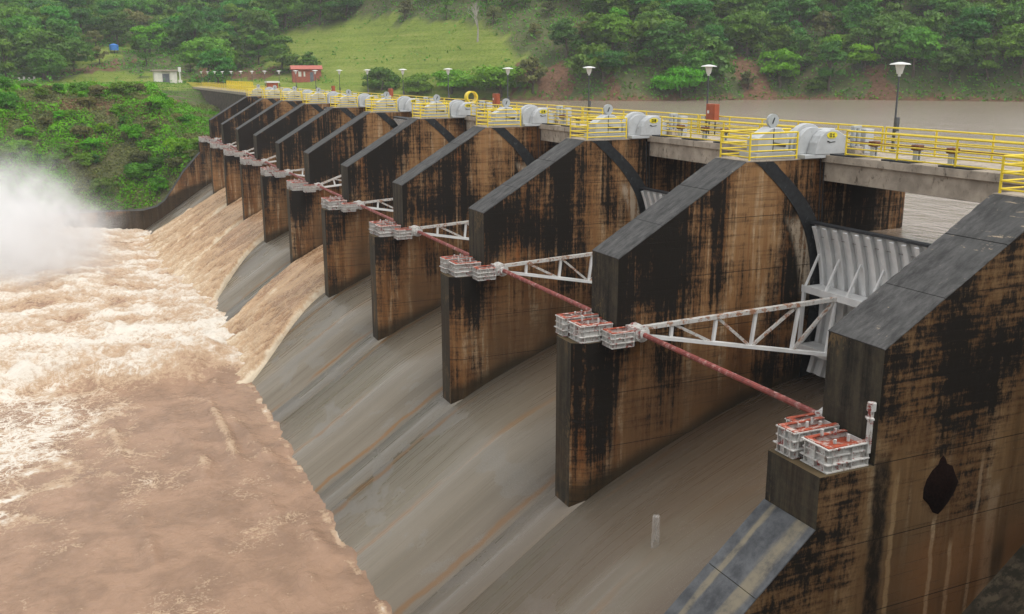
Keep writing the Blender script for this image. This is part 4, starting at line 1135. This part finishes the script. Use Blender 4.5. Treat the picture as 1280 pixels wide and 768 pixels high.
# ================================================================== vegetation
def leaf_quads(C, N, size, r, aspect=1.0):
    """C centres, N rough normals -> quads"""
    n = len(C)
    a = r.normal(size=(n, 3)); nn = N + .75 * a; nn /= np.linalg.norm(nn, axis=1, keepdims=True) + 1e-9
    t = np.cross(nn, r.normal(size=(n, 3))); t /= np.linalg.norm(t, axis=1, keepdims=True) + 1e-9
    bt = np.cross(nn, t); s_ = (size * r.uniform(.6, 1.3, n))[:, None]
    t = t * s_; bt = bt * s_ * aspect
    V = np.stack([C - t, C - bt * .55, C + t, C + bt * .55], 1).reshape(-1, 3)
    F = np.arange(4 * n).reshape(-1, 4); return V, F
def crown_mesh(seed, R, Hh, z0, nclump, nleaf, size, mat, flat=1.0, spread=1.0):
    r = np.random.default_rng(seed)
    cl = []
    for i in range(nclump):
        a = r.uniform(0, 2 * np.pi); rad = R * math.sqrt(r.uniform(0, 1)) * .75; zf = r.uniform(0, 1)
        env = math.sqrt(max(.05, 1 - (2 * zf - .8) ** 2 * .55))
        cl.append((rad * env * math.cos(a), rad * env * math.sin(a), z0 + Hh * zf, R * r.uniform(.26, .46) * spread))
    cl = np.array(cl); idx = r.integers(0, nclump, nleaf); c = cl[idx]
    d = r.normal(size=(nleaf, 3)); d /= np.linalg.norm(d, axis=1, keepdims=True); d[:, 2] = np.abs(d[:, 2]) * .9 - .25 * (r.random(nleaf) < .35)
    rr = c[:, 3] * r.uniform(.55, 1.08, nleaf)
    Cn = c[:, :3] + d * rr[:, None] * np.array([1, 1, .72 * flat])
    V, F = leaf_quads(Cn, d + np.array([0, 0, .5]), size, r)
    return np_mesh('crown', V, F, mat), cl
def trunk_mesh(seed, h, r0, mat, cl=None, lean=.06):
    r = random.Random(seed); b = MB(); p = Vector((0, 0, -.6)); n = 5
    for i in range(n):
        q_ = Vector((r.uniform(-lean, lean) * h, r.uniform(-lean, lean) * h, h * (i + 1) / n)); ra = r0 * (1 - .13 * i); b.tube(p, q_, ra, 8, r0 * (1 - .13 * (i + 1)), cap=False); p = q_
    if cl is not None:
        for c in cl[:9]:
            s_ = Vector((0, 0, h * r.uniform(.5, .95))); e = Vector(c[:3]); mid = s_.lerp(e, .5) + Vector((0, 0, .08 * h))
            b.tube(s_, mid, r0 * .42, 6, r0 * .28, cap=False).tube(mid, e, r0 * .28, 6, r0 * .1, cap=False)
    return b.mesh('trunk', mat)
protos = []
for i, (R, Hh, z0, nc, nl, sz, mt, fl) in enumerate(((4.6, 5.5, 3.2, 20, 3600, .34, 'leafA', 1), (5.4, 5.0, 3.6, 24, 4200, .36, 'leafB', 1), (3.8, 6.2, 2.6, 18, 3000, .32, 'leafB', 1), (6.2, 3.6, 4.2, 26, 4200, .34, 'leafA', .6), (4.2, 4.6, 2.2, 18, 3000, .34, 'leafC', 1), (3.4, 4.2, 2.0, 14, 2400, .32, 'leafD', 1), (5.0, 6.4, 3.0, 24, 4000, .36, 'leafA', 1), (5.6, 2.8, 1.4, 30, 5200, .26, 'leafC', .6), (4.6, 3.4, .7, 26, 4600, .28, 'leafB', .9))):
    cm, cl = crown_mesh(100 + i, R, Hh, z0, nc, nl, sz, M[mt], fl)
    tm = trunk_mesh(300 + i, z0 + Hh * .45, .22 + .02 * R, M['bark'], cl)
    protos.append((cm, tm))
sprotos = []
for i, (R, Hh, nc, nl, sz, mt) in enumerate(((1.7, 1.6, 10, 1500, .17, 'leafC'), (2.2, 1.5, 12, 1900, .18, 'leafB'), (1.4, 1.9, 9, 1300, .16, 'leafA'), (1.8, 1.3, 10, 1400, .17, 'leafD'), (2.4, 1.9, 14, 2200, .19, 'leafC'))):
    cm, cl = crown_mesh(500 + i, R, Hh, .5, nc, nl, sz, M[mt]); tm = trunk_mesh(600 + i, 1.3, .07, M['bark'], cl); sprotos.append((cm, tm))
def plant(kind, pr, p, s_, label, cat, group):
    e = empty(kind, p, rng.uniform(0, 6.28)); e.scale = (s_ * rng.uniform(.88, 1.12), s_ * rng.uniform(.88, 1.12), s_ * rng.uniform(.85, 1.15))
    link('crown', pr[0], e); link('trunk', pr[1], e); return tag(e, label, cat, group)
# trees: scattered over the hill
cand = []
tries = 0; placed = []; GC = {}
while len(placed) < 300 and tries < 60000:
    tries += 1
    dd = rng.random() ** 1.0
    x = rng.uniform(-110, 330); y = rng.uniform(60, 640)
    cand.append((x, y))
    if len(cand) >= 4000:
        A = np.array(cand); cand = []
        Zc = H(A[:, 0], A[:, 1]); D = dshore(A[:, 0], A[:, 1]); me_, ol, so, u, v, dep = classify(A[:, 0], A[:, 1], Zc)
        for i in range(len(A)):
            if len(placed) >= 300: break
            if dep[i] < 50 or u[i] < -60 or u[i] > 1340 or v[i] < -14 or v[i] > 132: continue
            if D[i] < 5 or (A[i, 0] < 26 and D[i] < 14): continue
            if A[i, 0] < 90 and D[i] < 22 and rng.random() > .12: continue
            pr_ = .0 if me_[i] else (.05 if ol[i] else (.10 if so[i] else 1.0))
            if rng.random() > pr_: continue
            x, y = A[i]
            # in-image spacing grows less strict far away
            md = 5.6 + .010 * dep[i]
            if x < 110: md *= 1.15
            cx_, cy_ = int(x // 8), int(y // 8); ok = True
            for a in (-1, 0, 1):
                for b_ in (-1, 0, 1):
                    for (px_, py_) in GC.get((cx_ + a, cy_ + b_), ()):
                        if (px_ - x) ** 2 + (py_ - y) ** 2 < md * md: ok = False
            if not ok: continue
            GC.setdefault((cx_, cy_), []).append((x, y)); placed.append((x, y, float(Zc[i]), ol[i], so[i], dep[i], u[i]))
# the rest of the wood, merged
wood = []
def add_wood():
    r = np.random.default_rng(99); VV = []
    lib = []
    for cm, tm in protos:
        a = np.empty(len(cm.vertices) * 3, np.float32); cm.vertices.foreach_get('co', a); lib.append(a.reshape(-1, 4, 3))
    n = 0
    x = r.uniform(-140, 330, 30000); y = r.uniform(40, 600, 30000); z = H(x, y); D = dshore(x, y); me_, ol, so, u, v, dep = classify(x, y, z)
    ok = (dep > 50) & (u > -60) & (u < 1340) & (v > -14) & (v < 130) & (D > 6) & ((x > 26) | (D > 14)) & ~((x < 90) & (D < 24)) & (me_ < .5) & (r.random(30000) < np.where(ol > 0, .05, np.where(so > 0, .05, 1)))
    got = {}
    for i in np.nonzero(ok)[0]:
        if n >= 330: break
        key = (int(x[i] // 7), int(y[i] // 7))
        if key in got: continue
        got[key] = 1
        q = lib[r.integers(0, len(lib))]; q = q[r.choice(len(q), 1300, replace=False)]
        c = q.mean(1, keepdims=True); q = c + (q - c) * 1.6
        sc_ = r.uniform(.75, 1.35); a = r.uniform(0, 6.28); ca_, sa_ = math.cos(a), math.sin(a)
        p_ = q.reshape(-1, 3) * sc_; p_ = np.stack([p_[:, 0] * ca_ - p_[:, 1] * sa_, p_[:, 0] * sa_ + p_[:, 1] * ca_, p_[:, 2]], 1) + np.array([x[i], y[i], z[i] - .8])
        wood.append(p_); n += 1
add_wood()
WV = np.concatenate(wood)
half = (len(WV) // 8) * 4
for part_, mt_, lb in ((WV[:half], 'leafA', 'darker mass of merged crowns filling the wood on the far hillside'), (WV[half:], 'leafB', 'lighter mass of merged crowns filling the wood on the far hillside')):
    tag(link('wood', np_mesh('wood', part_, np.arange(len(part_)).reshape(-1, 4), M[mt_])), lb, 'wood', kind='stuff')
LMK = [(0, 'at the left picture edge'), (45, 'above the white barrier'), (100, 'left of the blue tank'), (143, 'by the blue tank'), (205, 'above the white hut'), (270, 'above the picket fence'), (330, 'left of the brick house'), (385, 'above the brick house'), (445, 'above the left part of the meadow'), (503, 'above the sixth lamp from the right'), (560, 'above the fifth lamp from the right'), (635, 'above the fourth lamp from the right'), (690, 'between the third and fourth lamps'), (738, 'above the third lamp from the right'), (812, 'between the second and third lamps'), (886, 'above the second lamp from the right'), (945, 'right of the second lamp'), (1005, 'midway between the two right lamps'), (1065, 'left of the rightmost lamp'), (1125, 'above the rightmost lamp'), (1185, 'right of the rightmost lamp'), (1250, 'at the right picture edge')]
def lmk(u): return min(LMK, key=lambda q_: abs(q_[0] - u))[1]
def row(v): return 'high' if v < 22 else ('halfway up' if v < 62 else 'low')
LAB = ['dark leafy tree', 'mid-green round tree', 'upright mid-green tree', 'dark flat-topped tree', 'bright green tree', 'small olive tree', 'tall dark tree']
for (x, y, z, ol, so, dep, u) in placed:
    i = rng.choices(range(7), (3, 3, 2, 1.6, 1.3, 1.2, 2.4))[0]
    s_ = rng.uniform(.95, 1.5) * (1.0 if x > 105 else 1.1)
    if ol or so: i = rng.choice((5, 5, 2)); s_ *= .62
    u_, v_, _ = proj(x, y, z + 4); plant('tree', protos[i], (x, y, z - .2), s_, LAB[i] + ' ' + row(v_) + ' on the far hillside, ' + lmk(u_), 'tree', 'trees of the wood on the far hillside')
# named trees seen against the deck: the acacias behind it
for j, (u, v, s_, i, lab) in enumerate(((478, 113, 1.35, 8, 'round green tree behind the deck left of the wide acacias'), (522, 117, 1.15, 8, 'bright green tree behind the deck between two lamp posts'), (625, 122, 2.1, 7, 'wide flat-topped acacia on the reservoir shore behind the deck'), (565, 117, 1.6, 7, 'feathery flat-topped acacia left of the widest one behind the deck'), (850, 122, 1.5, 7, 'low spreading shore tree just left of the second lamp post'))):
    h = ray_hit(u, v, bvh)
    if h is None: continue
    plant('tree', protos[i], (h.x, h.y, float(H(h.x, h.y)) - .3), s_, lab, 'tree', 'single trees behind the deck')
# bare pale tree
h = ray_hit(597, 52, bvh)
if h:
    t = empty('bare_tree', h); b = MB(); r = random.Random(4)
    def br(p, d, L, ra, dep):
        q_ = p + d * L; b.tube(p, q_, ra, 6, ra * .7, cap=False)
        if dep == 0: return
        for _ in range(3 if dep > 1 else 2):
            nd = (d + Vector((r.uniform(-.7, .7), r.uniform(-.7, .7), r.uniform(-.1, .5)))).normalized(); br(q_, nd, L * r.uniform(.6, .8), ra * .62, dep - 1)
    br(Vector((0, 0, -.5)), Vector((.05, 0, 1)), 4.2, .30, 4); b.build('trunk', M['palebark'], t); tag(t, 'bare pale leafless tree at the top of the meadow', 'tree')
# shrubs on the left bank
n_s = 0; tries = 0; spl = []
while n_s < 70 and tries < 5000:
    tries += 1; x = rng.uniform(-34, 10); y = 153.6 + rng.random() ** 1.3 * 32
    z = float(H(x, y)); 
    if any((a - x) ** 2 + (c - y) ** 2 < 4.0 for a, c in spl): continue
    if fbm(np.array(x * .09), np.array(y * .09), 77, 2) < -.12: continue
    spl.append((x, y)); i = rng.choices(range(5), (3, 2, 1, 2, 2))[0]
    plant('shrub', sprotos[i], (x, y, z - .15), rng.uniform(.6, 1.25), ['bright green leafy shrub', 'mid-green low shrub', 'dark upright shrub', 'olive brown shrub', 'large bright green bush'][i] + ' ' + ('at the foot of' if z < -13 else 'halfway up' if z < -6 else 'at the top of') + ' the far bank, ' + ('at the left picture edge' if proj(x, y, z)[0] < 50 else 'above the spray' if proj(x, y, z)[0] < 110 else 'right of the spray' if proj(x, y, z)[0] < 170 else 'near the training wall'), 'shrub', 'shrubs on the steep far bank'); n_s += 1
# undergrowth (stuff)
def cover(name, label, n, xr, yr, size, mat, sel, seed, lift=.3, lump=.8):
    r = np.random.default_rng(seed)
    x = r.uniform(*xr, n); y = r.uniform(*yr, n); z = H(x, y)
    k = sel(x, y, z, r); x, y, z = x[k], y[k], z[k]
    lm = np.clip(fbm(x * .35, y * .35, seed, 3) + .2, 0, 1) * lump
    C = np.stack([x, y, z + lm * r.random(len(x)) + lift * r.random(len(x))], 1)
    V, F = leaf_quads(C, np.tile([0, -.3, .8], (len(x), 1)), size, r)
    o = link(name, np_mesh(name, V, F, M[mat])); return tag(o, label, 'undergrowth', kind='stuff')
def s_bank(lo, hi):
    def f(x, y, z, r):
        g = fbm(x * .11, y * .11, 123, 3); u, v, dep = proj(x, y, z); me_, ol, so, _, _, _ = classify(x, y, z)
        return (g > lo) & (g <= hi) & (r.random(len(x)) < np.where(so > 0, .8, 1))
    return f
cover('undergrowth', 'bright green creepers covering the steep far bank', 85000, (-40, 19.5), (152.7, 205), .24, 'leafC', s_bank(-.12, 9), 1, .4, 2.0)
cover('undergrowth', 'olive brown weeds covering the steep far bank', 70000, (-40, 19.5), (152.7, 215), .22, 'leafD', s_bank(-9, .10), 2, .35, 1.3)
cover('undergrowth', 'mid-green weeds on the far terrace', 60000, (-60, 20), (185, 300), .16, 'leafB', s_bank(-.2, .3), 3, .2, .3)
def s_hill(x, y, z, r):
    me_, ol, so, u, v, dep = classify(x, y, z); D = dshore(x, y)
    return (D > 2.2) & (u > -40) & (u < 1320) & (v > -10) & ((me_ < .5) | (r.random(len(x)) < .30 * (fbm(x * .12, y * .12, 141, 3) > .22))) & (r.random(len(x)) < np.where(so > 0, .4, np.where(ol > 0, .6, 1))) & ((x > 26) | (y > 292))
cover('undergrowth', 'dark green undergrowth beneath the trees of the far hillside', 240000, (-100, 320), (80, 460), .46, 'leafB', s_hill, 4, .6, 3.0)
cover('undergrowth', 'olive scrub between the trees of the far hillside', 110000, (-100, 320), (80, 460), .42, 'leafC', s_hill, 5, .6, 2.2)
def s_mead(x, y, z, r):
    me_, ol, so, u, v, dep = classify(x, y, z); D = dshore(x, y)
    return (me_ > .5) & (D > 2)
cover('grass', 'short yellow-green grass on the hillside meadow', 120000, (-90, 160), (230, 480), .17, 'grass', s_mead, 6, .12, .15)

# ================================================================== spray mist
def mist(name, c, r, dens, label, seed):
    bm = bmesh.new(); bmesh.ops.create_icosphere(bm, subdivisions=3, radius=1)
    for v in bm.verts: v.co = Vector((v.co.x * r[0], v.co.y * r[1], v.co.z * r[2]))
    me = bpy.data.meshes.new(name); bm.to_mesh(me); bm.free()
    mt = bpy.data.materials.new('spray_vapour'); mt.use_nodes = True; n = NT.__new__(NT); n.m = mt; n.t = mt.node_tree; n.n = n.t.nodes
    n.n.remove(n.n['Principled BSDF']); n.out = n.n['Material Output']
    tc = n.new('ShaderNodeTexCoord').outputs['Object']
    e = n.mp(tc, (1 / r[0], 1 / r[1], 1 / r[2]))
    ln = n.new('ShaderNodeVectorMath', operation='LENGTH'); n.put(ln.inputs[0], e)
    nz = n.noise(n.mp(n.pos(), (1, 1, 1), (seed, 0, 0)), .20, 5, .62, .5)
    fall = n.m_('POWER', n.rng(n.m_('ADD', ln.outputs['Value'], n.m_('MULTIPLY', n.m_('SUBTRACT', nz, .5), 1.35)), .93, 0.0, smooth=False), 2.0)
    zf = n.rng(n.xyz(e)[2], 1.0, -.5, .25, 1.0)
    rim = n.rng(ln.outputs['Value'], 1.0, .6)
    tx = n.rng(n.noise(n.mp(n.pos(), (1, 1, .8), (5, 2, seed)), .42, 5, .65, .6), .36, .62, .12, 1.5)
    dn = n.m_('MULTIPLY', n.m_('MULTIPLY', n.m_('MULTIPLY', n.m_('MULTIPLY', fall, tx), zf), rim), dens)
    pv = n.new('ShaderNodeVolumePrincipled'); n.put(pv.inputs['Density'], dn); pv.inputs['Color'].default_value = (.985, .98, .975, 1); pv.inputs['Anisotropy'].default_value = .1
    n.t.links.new(pv.outputs[0], n.out.inputs['Volume'])
    me.materials.append(mt); o = link(name, me, None, c); tag(o, label, 'spray', kind='stuff'); return o
mist('spray_mist', (-22, 114, -18), (20, 31, 17.5), 1.0, 'white cloud of spray rising from the churning water at left', 1.0)

# ================================================================== haze
hb = MB().box(-310, 610, -350, 710, -33, 88).build('haze', None); hm = bpy.data.materials.new('humid_air'); hm.use_nodes = True
hm.node_tree.nodes.remove(hm.node_tree.nodes['Principled BSDF'])
hv = hm.node_tree.nodes.new('ShaderNodeVolumePrincipled'); hv.inputs['Density'].default_value = .0002; hv.inputs['Color'].default_value = (.93, .96, 1, 1)
hm.node_tree.links.new(hv.outputs[0], hm.node_tree.nodes['Material Output'].inputs['Volume']); hb.data.materials.append(hm); tag(hb, 'thin humid haze over the reservoir and hills', 'haze', kind='stuff')
